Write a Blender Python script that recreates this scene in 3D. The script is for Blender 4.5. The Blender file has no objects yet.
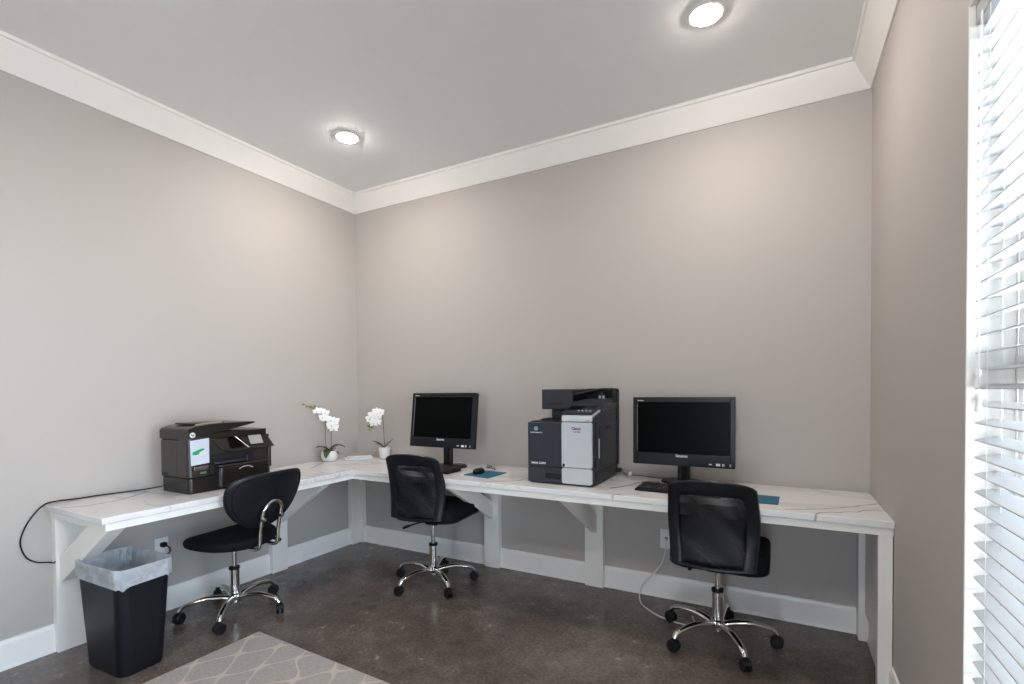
import bpy, bmesh, math, random
from mathutils import Vector, Matrix
random.seed(7)
PI = math.pi
sc = bpy.context.scene
COL = sc.collection
R = math.radians

# ------------------------------------------------------------------ materials
MATS = {}
def new_mat(name):
    m = bpy.data.materials.new(name); m.use_nodes = True
    nt = m.node_tree; nt.nodes.clear()
    out = nt.nodes.new('ShaderNodeOutputMaterial')
    MATS[name] = m
    return m, nt, out
def N(nt, typ, **kw):
    n = nt.nodes.new(typ)
    for k, v in kw.items():
        if k in n.inputs: n.inputs[k].default_value = v
        else: setattr(n, k, v)
    return n
def simple(name, col, rough=.5, metal=0., bump=0., bscale=200., spec=.5, var=0., vscale=8., coat=0., sheen=0.):
    m, nt, out = new_mat(name)
    p = N(nt, 'ShaderNodeBsdfPrincipled')
    p.inputs['Base Color'].default_value = (*col, 1)
    p.inputs['Roughness'].default_value = rough
    p.inputs['Metallic'].default_value = metal
    p.inputs['Specular IOR Level'].default_value = spec
    p.inputs['Coat Weight'].default_value = coat
    p.inputs['Sheen Weight'].default_value = sheen
    tc = N(nt, 'ShaderNodeTexCoord')
    n = N(nt, 'ShaderNodeTexNoise'); n.inputs['Scale'].default_value = vscale
    n.inputs['Detail'].default_value = 4
    nt.links.new(tc.outputs['Object'], n.inputs['Vector'])
    mx = N(nt, 'ShaderNodeMix', data_type='RGBA')
    v = max(var, .02)
    mx.inputs[6].default_value = (*[c * (1 - v) for c in col], 1)
    mx.inputs[7].default_value = (*[min(1, c * (1 + v)) for c in col], 1)
    nt.links.new(n.outputs['Fac'], mx.inputs[0])
    nt.links.new(mx.outputs[2], p.inputs['Base Color'])
    if bump:
        nb = N(nt, 'ShaderNodeTexNoise'); nb.inputs['Scale'].default_value = bscale
        nt.links.new(tc.outputs['Object'], nb.inputs['Vector'])
        b = N(nt, 'ShaderNodeBump'); b.inputs['Strength'].default_value = bump
        b.inputs['Distance'].default_value = .002
        nt.links.new(nb.outputs['Fac'], b.inputs['Height'])
        nt.links.new(b.outputs['Normal'], p.inputs['Normal'])
    nt.links.new(p.outputs[0], out.inputs[0])
    return m

wall_m = simple('greige_paint', (.455, .421, .394), .6, bump=.12, bscale=260, var=.012, vscale=1.2)
ceil_m = simple('ceiling_paint', (.86, .865, .87), .7, bump=.06, bscale=150)
trim_m = simple('white_trim_paint', (.88, .855, .82), .35)
desk_m = simple('painted_wood', (.86, .835, .79), .4, var=.03)
black_pl = simple('black_plastic', (.010, .010, .011), .35, spec=.3)
matte_bk = simple('matte_black_plastic', (.007, .007, .008), .5, spec=.25)
gloss_bk = simple('glossy_black', (.0015, .0018, .002), .3, spec=.06)
char_pl = simple('charcoal_plastic', (.030, .034, .043), .42, spec=.35)
char_dk = simple('dark_charcoal_plastic', (.018, .020, .024), .4, spec=.35)
silver_pl = simple('silver_grey_plastic', (.50, .53, .55), .38)
print_bk = simple('printer_brown_black', (.016, .014, .012), .25, spec=.4)
print_md = simple('printer_body_grey', (.030, .026, .023), .27, spec=.4)
chrome = simple('chrome', (.80, .79, .77), .10, 1.0)
bchrome = simple('brushed_chrome', (.62, .61, .60), .25, 1.0)
leather = simple('black_leatherette', (.007, .008, .011), .36, bump=.35, bscale=60, spec=.35)
fabric_bk = simple('black_fabric', (.004, .0045, .006), .8, bump=.5, bscale=500, spec=.2)
rubber = simple('caster_black', (.006, .006, .006), .45, spec=.3)
bin_m = simple('bin_black_plastic', (.006, .007, .010), .42, bump=.25, bscale=300, spec=.3)
ceramic = simple('white_ceramic', (.80, .78, .75), .35, bump=.2, bscale=60)
petal_m = simple('white_petal', (.90, .89, .88), .6)
petal_c = simple('petal_throat', (.62, .50, .50), .6)
leaf_m = simple('dark_green_leaf', (.030, .060, .018), .35, var=.3, vscale=30)
stem_m = simple('brown_green_stem', (.09, .085, .03), .6)
bud_m = simple('green_bud', (.20, .24, .05), .5)
soil_m = simple('moss', (.03, .035, .015), .9)
paper_m = simple('white_paper', (.56, .60, .68), .7)
book_m = simple('booklet_paper', (.85, .85, .85), .55)
green_m = simple('green_marker', (.0, .30, .12), .6)
ink_m = simple('faint_ink', (.40, .42, .55), .7)
teal_m = simple('teal_pad', (.012, .125, .20), .7, bump=.2, bscale=400)
white_pl = simple('white_plastic', (.82, .82, .80), .3)
logo_w = simple('logo_white', (.75, .76, .78), .4)
logo_b = simple('logo_blue', (.25, .45, .70), .4)
lcd_m = simple('grey_display', (.33, .32, .30), .3)
purple_ink = simple('purple_ink', (.10, .05, .12), .5)
sticker_m = simple('sticker_clear', (.52, .52, .57), .3)
key_m = simple('key_black', (.012, .012, .013), .45)
key_l = simple('key_legend', (.45, .45, .45), .5)
slot_m = simple('dark_opening', (.004, .004, .005), .5)
grey_cable = simple('grey_cable', (.16, .15, .14), .5)
white_cable = simple('white_cable', (.75, .74, .72), .4)

def mat_mesh_fabric():
    m, nt, out = new_mat('sheer_black_mesh')
    p = N(nt, 'ShaderNodeBsdfPrincipled'); p.inputs['Base Color'].default_value = (.012, .012, .014, 1); p.inputs['Roughness'].default_value = .5
    t = N(nt, 'ShaderNodeBsdfTransparent'); t.inputs[0].default_value = (.8, .8, .83, 1)
    tc = N(nt, 'ShaderNodeTexCoord')
    n = N(nt, 'ShaderNodeTexWave', bands_direction='DIAGONAL'); n.inputs['Scale'].default_value = 3; n.inputs['Distortion'].default_value = 4; n.inputs['Detail'].default_value = 1  # diagonal opacity bands stand in for reflections on the mesh
    nt.links.new(tc.outputs['Object'], n.inputs['Vector'])
    r = N(nt, 'ShaderNodeMapRange'); r.inputs[3].default_value = .86; r.inputs[4].default_value = .44
    nt.links.new(n.outputs['Fac'], r.inputs[0])
    mx = N(nt, 'ShaderNodeMixShader')
    nt.links.new(r.outputs[0], mx.inputs[0]); nt.links.new(t.outputs[0], mx.inputs[1]); nt.links.new(p.outputs[0], mx.inputs[2])
    nt.links.new(mx.outputs[0], out.inputs[0]); return m
mesh_m = mat_mesh_fabric()

def mat_liner():
    m, nt, out = new_mat('translucent_bag_film')
    p = N(nt, 'ShaderNodeBsdfPrincipled'); p.inputs['Base Color'].default_value = (.74, .77, .82, 1); p.inputs['Roughness'].default_value = .3
    t = N(nt, 'ShaderNodeBsdfTransparent'); t.inputs[0].default_value = (.9, .92, .95, 1)
    tr = N(nt, 'ShaderNodeBsdfTranslucent'); tr.inputs[0].default_value = (.7, .73, .78, 1)
    tc = N(nt, 'ShaderNodeTexCoord'); n = N(nt, 'ShaderNodeTexNoise'); n.inputs['Scale'].default_value = 22; n.inputs['Detail'].default_value = 6; n.inputs['Distortion'].default_value = .6
    nt.links.new(tc.outputs['Object'], n.inputs['Vector'])
    b = N(nt, 'ShaderNodeBump'); b.inputs['Strength'].default_value = .7; b.inputs['Distance'].default_value = .006
    nt.links.new(n.outputs['Fac'], b.inputs['Height']); nt.links.new(b.outputs[0], p.inputs['Normal'])
    r = N(nt, 'ShaderNodeMapRange'); r.inputs[1].default_value = .35; r.inputs[2].default_value = .65; r.inputs[3].default_value = .62; r.inputs[4].default_value = .85
    nt.links.new(n.outputs['Fac'], r.inputs[0])
    m1 = N(nt, 'ShaderNodeMixShader'); m1.inputs[0].default_value = .25
    nt.links.new(p.outputs[0], m1.inputs[1]); nt.links.new(tr.outputs[0], m1.inputs[2])
    m2 = N(nt, 'ShaderNodeMixShader'); nt.links.new(r.outputs[0], m2.inputs[0]); nt.links.new(t.outputs[0], m2.inputs[1]); nt.links.new(m1.outputs[0], m2.inputs[2])
    nt.links.new(m2.outputs[0], out.inputs[0]); return m
liner_m = mat_liner()

def mat_slat():
    m, nt, out = new_mat('white_blind_slat')
    p = N(nt, 'ShaderNodeBsdfPrincipled'); p.inputs['Base Color'].default_value = (.50, .51, .52, 1); p.inputs['Roughness'].default_value = .4
    tr = N(nt, 'ShaderNodeBsdfTranslucent'); tr.inputs[0].default_value = (.8, .8, .78, 1)
    tc = N(nt, 'ShaderNodeTexCoord'); n = N(nt, 'ShaderNodeTexNoise'); n.inputs['Scale'].default_value = 60
    nt.links.new(tc.outputs['Object'], n.inputs['Vector'])
    b = N(nt, 'ShaderNodeBump'); b.inputs['Strength'].default_value = .05; nt.links.new(n.outputs['Fac'], b.inputs['Height']); nt.links.new(b.outputs[0], p.inputs['Normal'])
    m1 = N(nt, 'ShaderNodeMixShader'); m1.inputs[0].default_value = .06
    nt.links.new(p.outputs[0], m1.inputs[1]); nt.links.new(tr.outputs[0], m1.inputs[2])
    nt.links.new(m1.outputs[0], out.inputs[0]); return m
slat_m = mat_slat()

def mat_glass():
    m, nt, out = new_mat('window_glass')
    t = N(nt, 'ShaderNodeBsdfTransparent'); t.inputs[0].default_value = (.95, .97, .97, 1)
    g = N(nt, 'ShaderNodeBsdfGlossy'); g.inputs['Roughness'].default_value = .02
    f = N(nt, 'ShaderNodeFresnel'); f.inputs[0].default_value = 1.45
    mx = N(nt, 'ShaderNodeMixShader'); nt.links.new(f.outputs[0], mx.inputs[0]); nt.links.new(t.outputs[0], mx.inputs[1]); nt.links.new(g.outputs[0], mx.inputs[2])
    nt.links.new(mx.outputs[0], out.inputs[0]); return m
glass_m = mat_glass()

def mat_emit(name, col, s):
    m, nt, out = new_mat(name)
    e = N(nt, 'ShaderNodeEmission'); e.inputs[0].default_value = (*col, 1); e.inputs[1].default_value = s
    nt.links.new(e.outputs[0], out.inputs[0]); return m
lamp_m = mat_emit('lamp_lens', (1, .915, .85), 158)

VEINS = [[(.175,-2.11),(.235,-2.04),(.235,-1.93),(.18,-1.80),(.10,-1.70)],[(.12,-1.62),(.20,-1.60)],[(3.30,-.60),(3.38,-.565),(3.475,-.50),(3.60,-.385),(3.69,-.29)],[(3.415,-.646),(3.435,-.60),(3.51,-.555),(3.58,-.52),(3.615,-.47),(3.695,-.435)],[(3.43,-.03),(3.50,-.09)],[(.27,-.72),(.10,-.48)],[(2.50,-.645),(2.53,-.61),(2.62,-.55)],[(1.70,-.60),(1.86,-.50),(1.90,-.36)],[(.45,-1.30),(.30,-1.05),(.20,-.95)]]
def mat_marble():
    m, nt, out = new_mat('white_marble_quartz')
    p = N(nt, 'ShaderNodeBsdfPrincipled'); p.inputs['Roughness'].default_value = .22
    tc = N(nt, 'ShaderNodeTexCoord')
    mp = N(nt, 'ShaderNodeMapping'); mp.inputs['Rotation'].default_value = (0, 0, .55); mp.inputs['Scale'].default_value = (.8, 2.4, 1)
    nt.links.new(tc.outputs['Object'], mp.inputs[0])
    facs = []
    for sca, off, w in ((.75, 0, .012), (1.2, 7.3, .007), (.6, 3.1, .04)):
        n = N(nt, 'ShaderNodeTexNoise', noise_dimensions='4D'); n.inputs['W'].default_value = off
        n.inputs['Scale'].default_value = sca; n.inputs['Detail'].default_value = 5; n.inputs['Roughness'].default_value = .5; n.inputs['Distortion'].default_value = .35
        nt.links.new(mp.outputs[0], n.inputs['Vector'])
        s = N(nt, 'ShaderNodeMath', operation='SUBTRACT'); s.inputs[1].default_value = .5; nt.links.new(n.outputs['Fac'], s.inputs[0])
        a = N(nt, 'ShaderNodeMath', operation='ABSOLUTE'); nt.links.new(s.outputs[0], a.inputs[0])
        r = N(nt, 'ShaderNodeMapRange', interpolation_type='SMOOTHSTEP'); r.inputs[1].default_value = 0; r.inputs[2].default_value = w; r.inputs[3].default_value = 1; r.inputs[4].default_value = 0
        nt.links.new(a.outputs[0], r.inputs[0]); facs.append(r)
    # patchy strength of veins
    n2 = N(nt, 'ShaderNodeTexNoise'); n2.inputs['Scale'].default_value = 2.5; nt.links.new(tc.outputs['Object'], n2.inputs['Vector'])
    r2 = N(nt, 'ShaderNodeMapRange'); r2.inputs[1].default_value = .42; r2.inputs[2].default_value = .62; r2.inputs[3].default_value = .06; r2.inputs[4].default_value = .35
    nt.links.new(n2.outputs['Fac'], r2.inputs[0])
    mxm = N(nt, 'ShaderNodeMath', operation='MAXIMUM'); nt.links.new(facs[0].outputs[0], mxm.inputs[0]); nt.links.new(facs[1].outputs[0], mxm.inputs[1])
    h = N(nt, 'ShaderNodeMath', operation='MULTIPLY'); h.inputs[1].default_value = .25; nt.links.new(facs[2].outputs[0], h.inputs[0])
    mul = N(nt, 'ShaderNodeMath', operation='MULTIPLY'); nt.links.new(mxm.outputs[0], mul.inputs[0]); nt.links.new(r2.outputs[0], mul.inputs[1])
    mx2 = N(nt, 'ShaderNodeMath', operation='MAXIMUM'); nt.links.new(mul.outputs[0], mx2.inputs[0]); nt.links.new(h.outputs[0], mx2.inputs[1])
    # a few long drawn veins, as polylines
    dn = N(nt, 'ShaderNodeTexNoise'); dn.inputs['Scale'].default_value = 14; dn.inputs['Detail'].default_value = 3; nt.links.new(tc.outputs['Object'], dn.inputs['Vector'])
    dv = N(nt, 'ShaderNodeVectorMath', operation='MULTIPLY_ADD'); dv.inputs[1].default_value = (.04, .04, 0); nt.links.new(dn.outputs['Color'], dv.inputs[0])
    flat = N(nt, 'ShaderNodeVectorMath', operation='MULTIPLY_ADD'); flat.inputs[1].default_value = (1, 1, 0); flat.inputs[2].default_value = (-.02, -.02, 0); nt.links.new(tc.outputs['Object'], flat.inputs[0])
    nt.links.new(flat.outputs[0], dv.inputs[2])
    prev = None
    for line in VEINS:
        for (ax, ay), (bx, by) in zip(line, line[1:]):
            dx, dy = bx - ax, by - ay; l2 = dx * dx + dy * dy
            s_ = N(nt, 'ShaderNodeVectorMath', operation='SUBTRACT'); s_.inputs[1].default_value = (ax, ay, 0); nt.links.new(dv.outputs[0], s_.inputs[0])
            dt = N(nt, 'ShaderNodeVectorMath', operation='DOT_PRODUCT'); dt.inputs[1].default_value = (dx / l2, dy / l2, 0); nt.links.new(s_.outputs[0], dt.inputs[0])
            cl = N(nt, 'ShaderNodeClamp'); nt.links.new(dt.outputs['Value'], cl.inputs[0])
            sc_ = N(nt, 'ShaderNodeVectorMath', operation='SCALE'); sc_.inputs[0].default_value = (dx, dy, 0); nt.links.new(cl.outputs[0], sc_.inputs['Scale'])
            di = N(nt, 'ShaderNodeVectorMath', operation='DISTANCE'); nt.links.new(s_.outputs[0], di.inputs[0]); nt.links.new(sc_.outputs[0], di.inputs[1])
            if prev is None: prev = di.outputs['Value']
            else:
                mn = N(nt, 'ShaderNodeMath', operation='MINIMUM'); nt.links.new(prev, mn.inputs[0]); nt.links.new(di.outputs['Value'], mn.inputs[1]); prev = mn.outputs[0]
    vr = N(nt, 'ShaderNodeMapRange', interpolation_type='SMOOTHSTEP'); vr.inputs[1].default_value = .001; vr.inputs[2].default_value = .011; vr.inputs[3].default_value = .95; vr.inputs[4].default_value = 0
    nt.links.new(prev, vr.inputs[0])
    mx3 = N(nt, 'ShaderNodeMath', operation='MAXIMUM'); nt.links.new(mx2.outputs[0], mx3.inputs[0]); nt.links.new(vr.outputs[0], mx3.inputs[1]); mx2 = mx3
    mx = N(nt, 'ShaderNodeMix', data_type='RGBA'); mx.inputs[6].default_value = (.74, .735, .73, 1); mx.inputs[7].default_value = (.36, .35, .35, 1)
    nt.links.new(mx2.outputs[0], mx.inputs[0]); nt.links.new(mx.outputs[2], p.inputs['Base Color'])
    nt.links.new(p.outputs[0], out.inputs[0]); return m
marble_m = mat_marble()

def mat_floor():
    m, nt, out = new_mat('stained_polished_concrete')
    p = N(nt, 'ShaderNodeBsdfPrincipled')
    tc = N(nt, 'ShaderNodeTexCoord')
    def noise(s, d, dist=0., w=0.):
        n = N(nt, 'ShaderNodeTexNoise', noise_dimensions='4D'); n.inputs['W'].default_value = w
        n.inputs['Scale'].default_value = s; n.inputs['Detail'].default_value = d; n.inputs['Distortion'].default_value = dist; n.inputs['Roughness'].default_value = .68
        nt.links.new(tc.outputs['Object'], n.inputs['Vector']); return n
    a = noise(1.3, 10, .3); b = noise(9, 12, .25, 3); c = noise(60, 8, 0, 5)
    cr = N(nt, 'ShaderNodeValToRGB'); e = cr.color_ramp.elements
    e[0].position = .30; e[0].color = (.066, .052, .043, 1); e[1].position = .72; e[1].color = (.215, .180, .150, 1)
    el = cr.color_ramp.elements.new(.5); el.color = (.120, .098, .083, 1)
    ad = N(nt, 'ShaderNodeMath', operation='ADD'); nt.links.new(a.outputs['Fac'], ad.inputs[0])
    m2 = N(nt, 'ShaderNodeMath', operation='MULTIPLY_ADD'); m2.inputs[1].default_value = .55; m2.inputs[2].default_value = -.275; nt.links.new(b.outputs['Fac'], m2.inputs[0])
    nt.links.new(m2.outputs[0], ad.inputs[1])
    m3 = N(nt, 'ShaderNodeMath', operation='MULTIPLY_ADD'); m3.inputs[1].default_value = .9; m3.inputs[2].default_value = -.45; nt.links.new(c.outputs['Fac'], m3.inputs[0])
    ad2 = N(nt, 'ShaderNodeMath', operation='ADD'); nt.links.new(ad.outputs[0], ad2.inputs[0]); nt.links.new(m3.outputs[0], ad2.inputs[1])
    nt.links.new(ad2.outputs[0], cr.inputs[0]); nt.links.new(cr.outputs[0], p.inputs['Base Color'])
    # patches worn pale
    r = N(nt, 'ShaderNodeMapRange'); r.inputs[1].default_value = .3; r.inputs[2].default_value = .7; r.inputs[3].default_value = .14; r.inputs[4].default_value = .30
    nt.links.new(b.outputs['Fac'], r.inputs[0]); nt.links.new(r.outputs[0], p.inputs['Roughness'])
    bu = N(nt, 'ShaderNodeBump'); bu.inputs['Strength'].default_value = .12; bu.inputs['Distance'].default_value = .002
    nt.links.new(b.outputs['Fac'], bu.inputs['Height']); nt.links.new(bu.outputs[0], p.inputs['Normal'])
    nt.links.new(p.outputs[0], out.inputs[0]); return m
floor_m = mat_floor()

def mat_rug():
    m, nt, out = new_mat('trellis_rug_weave')
    p = N(nt, 'ShaderNodeBsdfPrincipled'); p.inputs['Roughness'].default_value = .95; p.inputs['Specular IOR Level'].default_value = .1
    tc = N(nt, 'ShaderNodeTexCoord')
    nz = N(nt, 'ShaderNodeTexNoise'); nz.inputs['Scale'].default_value = 3.2; nz.inputs['Detail'].default_value = 1
    nt.links.new(tc.outputs['Object'], nz.inputs['Vector'])
    va = N(nt, 'ShaderNodeVectorMath', operation='MULTIPLY_ADD'); va.inputs[1].default_value = (.13, .13, 0); nt.links.new(nz.outputs['Color'], va.inputs[0]); nt.links.new(tc.outputs['Object'], va.inputs[2])
    sx = N(nt, 'ShaderNodeSeparateXYZ'); nt.links.new(va.outputs[0], sx.inputs[0])
    def cosn(sock, k):
        a = N(nt, 'ShaderNodeMath', operation='MULTIPLY'); a.inputs[1].default_value = k; nt.links.new(sock, a.inputs[0])
        c = N(nt, 'ShaderNodeMath', operation='COSINE'); nt.links.new(a.outputs[0], c.inputs[0]); return c
    cx = cosn(sx.outputs[0], 2 * PI / .21); cy = cosn(sx.outputs[1], 2 * PI / .28)
    s = N(nt, 'ShaderNodeMath', operation='ADD'); nt.links.new(cx.outputs[0], s.inputs[0]); nt.links.new(cy.outputs[0], s.inputs[1])
    ab = N(nt, 'ShaderNodeMath', operation='ABSOLUTE'); nt.links.new(s.outputs[0], ab.inputs[0])
    r = N(nt, 'ShaderNodeMapRange'); r.inputs[1].default_value = .09; r.inputs[2].default_value = .20; r.inputs[3].default_value = .8; r.inputs[4].default_value = 0
    nt.links.new(ab.outputs[0], r.inputs[0])
    mp = N(nt, 'ShaderNodeMapping'); mp.inputs['Scale'].default_value = (30, 240, 1); nt.links.new(tc.outputs['Object'], mp.inputs[0])
    fn = N(nt, 'ShaderNodeTexNoise'); fn.inputs['Scale'].default_value = 1.; fn.inputs['Detail'].default_value = 3; nt.links.new(mp.outputs[0], fn.inputs['Vector'])
    base = N(nt, 'ShaderNodeMix', data_type='RGBA'); base.inputs[6].default_value = (.22, .20, .185, 1); base.inputs[7].default_value = (.52, .49, .46, 1)
    nt.links.new(fn.outputs['Fac'], base.inputs[0])
    mx = N(nt, 'ShaderNodeMix', data_type='RGBA'); nt.links.new(r.outputs[0], mx.inputs[0]); nt.links.new(base.outputs[2], mx.inputs[6]); mx.inputs[7].default_value = (.56, .50, .44, 1)
    nt.links.new(mx.outputs[2], p.inputs['Base Color'])
    ad = N(nt, 'ShaderNodeMath', operation='ADD'); nt.links.new(r.outputs[0], ad.inputs[0]); nt.links.new(fn.outputs['Fac'], ad.inputs[1])
    bu = N(nt, 'ShaderNodeBump'); bu.inputs['Strength'].default_value = .6; bu.inputs['Distance'].default_value = .004
    nt.links.new(ad.outputs[0], bu.inputs['Height']); nt.links.new(bu.outputs[0], p.inputs['Normal'])
    nt.links.new(p.outputs[0], out.inputs[0]); return m
rug_m = mat_rug()

# ------------------------------------------------------------------ mesh helpers
def box(bm, x0, x1, y0, y1, z0, z1, M=None):
    vs = [bm.verts.new((x, y, z)) for x in (x0, x1) for y in (y0, y1) for z in (z0, z1)]
    for f in ((0, 1, 3, 2), (4, 6, 7, 5), (0, 4, 5, 1), (2, 3, 7, 6), (0, 2, 6, 4), (1, 5, 7, 3)):
        bm.faces.new([vs[i] for i in f])
    if M:
        for v in vs: v.co = M @ v.co
    return vs
def B(*a, M=None):
    bm = bmesh.new(); box(bm, *a, M=M); return bm
def loft(bm, rings, close_ring=True, cap=True, close_path=False):
    L = [[bm.verts.new(p) for p in r] for r in rings]
    n = len(L[0]); m = len(L)
    for i in range(m if close_path else m - 1):
        a, b = L[i], L[(i + 1) % m]
        for j in range(n if close_ring else n - 1):
            k = (j + 1) % n
            bm.faces.new((a[j], a[k], b[k], b[j]))
    if cap and close_ring and not close_path:
        bm.faces.new(L[0][::-1]); bm.faces.new(L[-1])
    return L
def lathe(bm, prof, n=24, c=(0, 0, 0), M=None):
    rings = []
    for r, z in prof:
        ring = [Vector((r * math.cos(2 * PI * j / n), r * math.sin(2 * PI * j / n), z)) for j in range(n)]
        if M: ring = [M @ p for p in ring]
        rings.append([p + Vector(c) for p in ring])
    loft(bm, rings)
def smooth_path(pts, k=6):
    pts = [Vector(p) for p in pts]; out = []
    for i in range(len(pts) - 1):
        p0 = pts[max(i - 1, 0)]; p1 = pts[i]; p2 = pts[i + 1]; p3 = pts[min(i + 2, len(pts) - 1)]
        for j in range(k):
            t = j / k
            out.append(.5 * ((2 * p1) + (-p0 + p2) * t + (2 * p0 - 5 * p1 + 4 * p2 - p3) * t * t + (-p0 + 3 * p1 - 3 * p2 + p3) * t ** 3))
    out.append(pts[-1]); return out
def tube(bm, pts, r, n=8, k=6, sm=True, flat=1.):
    P = smooth_path(pts, k) if sm else [Vector(p) for p in pts]
    rings = []; up = None
    for i, p in enumerate(P):
        t = (P[min(i + 1, len(P) - 1)] - P[max(i - 1, 0)]).normalized()
        if up is None:
            up = Vector((0, 0, 1)) if abs(t.z) < .9 else Vector((1, 0, 0))
        s = t.cross(up).normalized(); u = s.cross(t).normalized(); up = u
        rr = r(i / (len(P) - 1)) if callable(r) else r
        rings.append([p + s * rr * math.cos(2 * PI * j / n) + u * rr * flat * math.sin(2 * PI * j / n) for j in range(n)])
    loft(bm, rings)
def prism(bm, poly, axis, a, b):
    """poly: 2-D points in the two remaining axes, in x,y,z order"""
    def mk(p, v):
        if axis == 'x': return (v, p[0], p[1])
        if axis == 'y': return (p[0], v, p[1])
        return (p[0], p[1], v)
    loft(bm, [[mk(p, a) for p in poly], [mk(p, b) for p in poly]])
def rrect(L, W, r, n=6, cx=0, cy=0):
    pts = []
    for k, (sx, sy) in enumerate([(1, 1), (-1, 1), (-1, -1), (1, -1)]):
        for j in range(n + 1):
            t = PI / 2 * (k + j / n)
            pts.append((cx + sx * (L / 2 - r) + r * math.cos(t), cy + sy * (W / 2 - r) + r * math.sin(t)))
    return pts
def cushion(bm, outline, z0, z1, e=.02, n=5, top=0.):
    """rounded slab: outline(list 2-D) lofted with rounded edges; top = crown height"""
    cx = sum(p[0] for p in outline) / len(outline); cy = sum(p[1] for p in outline) / len(outline)
    mx = max(math.hypot(p[0] - cx, p[1] - cy) for p in outline)
    rings = []
    def ring(ins, z): return [(cx + (p[0] - cx) * (1 - ins / mx), cy + (p[1] - cy) * (1 - ins / mx), z) for p in outline]
    rings.append(ring(mx * .6, z0)); 
    for i in range(n + 1):
        t = PI / 2 * i / n; rings.append(ring(e * (1 - math.sin(t)), z0 + e * (1 - math.cos(t))))
    for i in range(n + 1):
        t = PI / 2 * i / n; rings.append(ring(e * (1 - math.cos(t)), z1 - e * (1 - math.sin(t))))
    for q in (.3, .6, .85, .97): rings.append(ring(mx * q, z1 + top * math.sin(q * PI / 2)))
    loft(bm, rings)

def fin(name, bm, mat, parent=None, bevel=0., seg=2, smooth=True, sub=0, world=True, label=None):
    bmesh.ops.recalc_face_normals(bm, faces=bm.faces)
    me = bpy.data.meshes.new(name)
    if parent is not None and world:
        o0 = root_of(parent).location
        bmesh.ops.translate(bm, verts=bm.verts, vec=-Vector(o0))
    bm.to_mesh(me); bm.free()
    me.materials.append(mat)
    if smooth:
        for p in me.polygons: p.use_smooth = True
    o = bpy.data.objects.new(name, me); COL.objects.link(o)
    if parent is not None: o.parent = parent
    if bevel:
        b = o.modifiers.new('bevel', 'BEVEL'); b.width = bevel; b.segments = seg; b.limit_method = 'ANGLE'; b.angle_limit = R(40)
        b.harden_normals = False
    if sub:
        s = o.modifiers.new('sub', 'SUBSURF'); s.levels = sub; s.render_levels = sub
    if smooth and not sub:
        try:
            w = o.modifiers.new('wn', 'WEIGHTED_NORMAL'); w.keep_sharp = True
            me.set_sharp_from_angle(angle=R(38))
        except Exception: pass
    if label: o['label'] = label
    return o
def root_of(o):
    while o.parent: o = o.parent
    return o
def thing(name, label, cat, loc=(0, 0, 0), rz=0., group=None):
    o = bpy.data.objects.new(name, None); COL.objects.link(o)
    o.empty_display_size = .05
    o.location = loc; o.rotation_euler = (0, 0, rz); o['label'] = label; o['category'] = cat
    if group: o['group'] = group
    return o
def tag(o, label, cat, group=None):
    o['label'] = label; o['category'] = cat
    if group: o['group'] = group
    return o
def struct(o): o['kind'] = 'structure'; return o
def text_bm(s, size, M, ext=.0004, bold=0.):
    cu = bpy.data.curves.new('t', 'FONT'); cu.body = s; cu.size = size; cu.extrude = ext; cu.offset = bold
    cu.resolution_u = 2; cu.align_x = 'CENTER'; cu.align_y = 'CENTER'
    ob = bpy.data.objects.new('t', cu); COL.objects.link(ob)
    bpy.context.view_layer.update()
    me = bpy.data.meshes.new_from_object(ob.evaluated_get(bpy.context.evaluated_depsgraph_get()))
    bm = bmesh.new(); bm.from_mesh(me); bm.transform(M)
    bpy.data.objects.remove(ob); bpy.data.curves.remove(cu); bpy.data.meshes.remove(me)
    return bm
FACE_Y = Matrix.Rotation(PI / 2, 4, 'X')                               # text readable from -Y
FACE_X = Matrix.Rotation(PI / 2, 4, 'Z') @ Matrix.Rotation(PI / 2, 4, 'X')   # readable from +X

# ------------------------------------------------------------------ room
W = 3.70; H = 3.012; YF = -6.2; T = .16
struct(fin('floor', B(-T, W + T, YF - T, T, -.1, 0), floor_m, smooth=False))
struct(fin('ceiling', B(-T, W + T, YF - T, T, H, H + .1), ceil_m, smooth=False))
struct(fin('wall_left', B(-T, 0, YF - T, T, 0, H), wall_m, smooth=False))
struct(fin('wall_back', B(0, W, 0, T, 0, H), wall_m, smooth=False))
WZ0, WZ1 = .28, 2.275
WINS = [(-1.523, -2.62), (-2.95, -4.05)]
bm = bmesh.new()
ys = [0.0]
for a, b in WINS: ys += [a, b]
ys.append(YF)
for i in range(0, len(ys), 2): box(bm, W, W + T, ys[i + 1], ys[i], 0, H)
for a, b in WINS:
    box(bm, W, W + T, b, a, 0, WZ0); box(bm, W, W + T, b, a, WZ1, H)
struct(fin('wall_right', bm, wall_m, smooth=False))
# front wall (behind the camera) with a glazed opening added for fill light
bm = bmesh.new(); GX0, GX1, GZ = 2.66, 3.60, 2.45
box(bm, 0, GX0, YF - T, YF, 0, H); box(bm, GX1, W, YF - T, YF, 0, H); box(bm, GX0, GX1, YF - T, YF, GZ, H)
struct(fin('wall_front', bm, wall_m, smooth=False))

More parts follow.
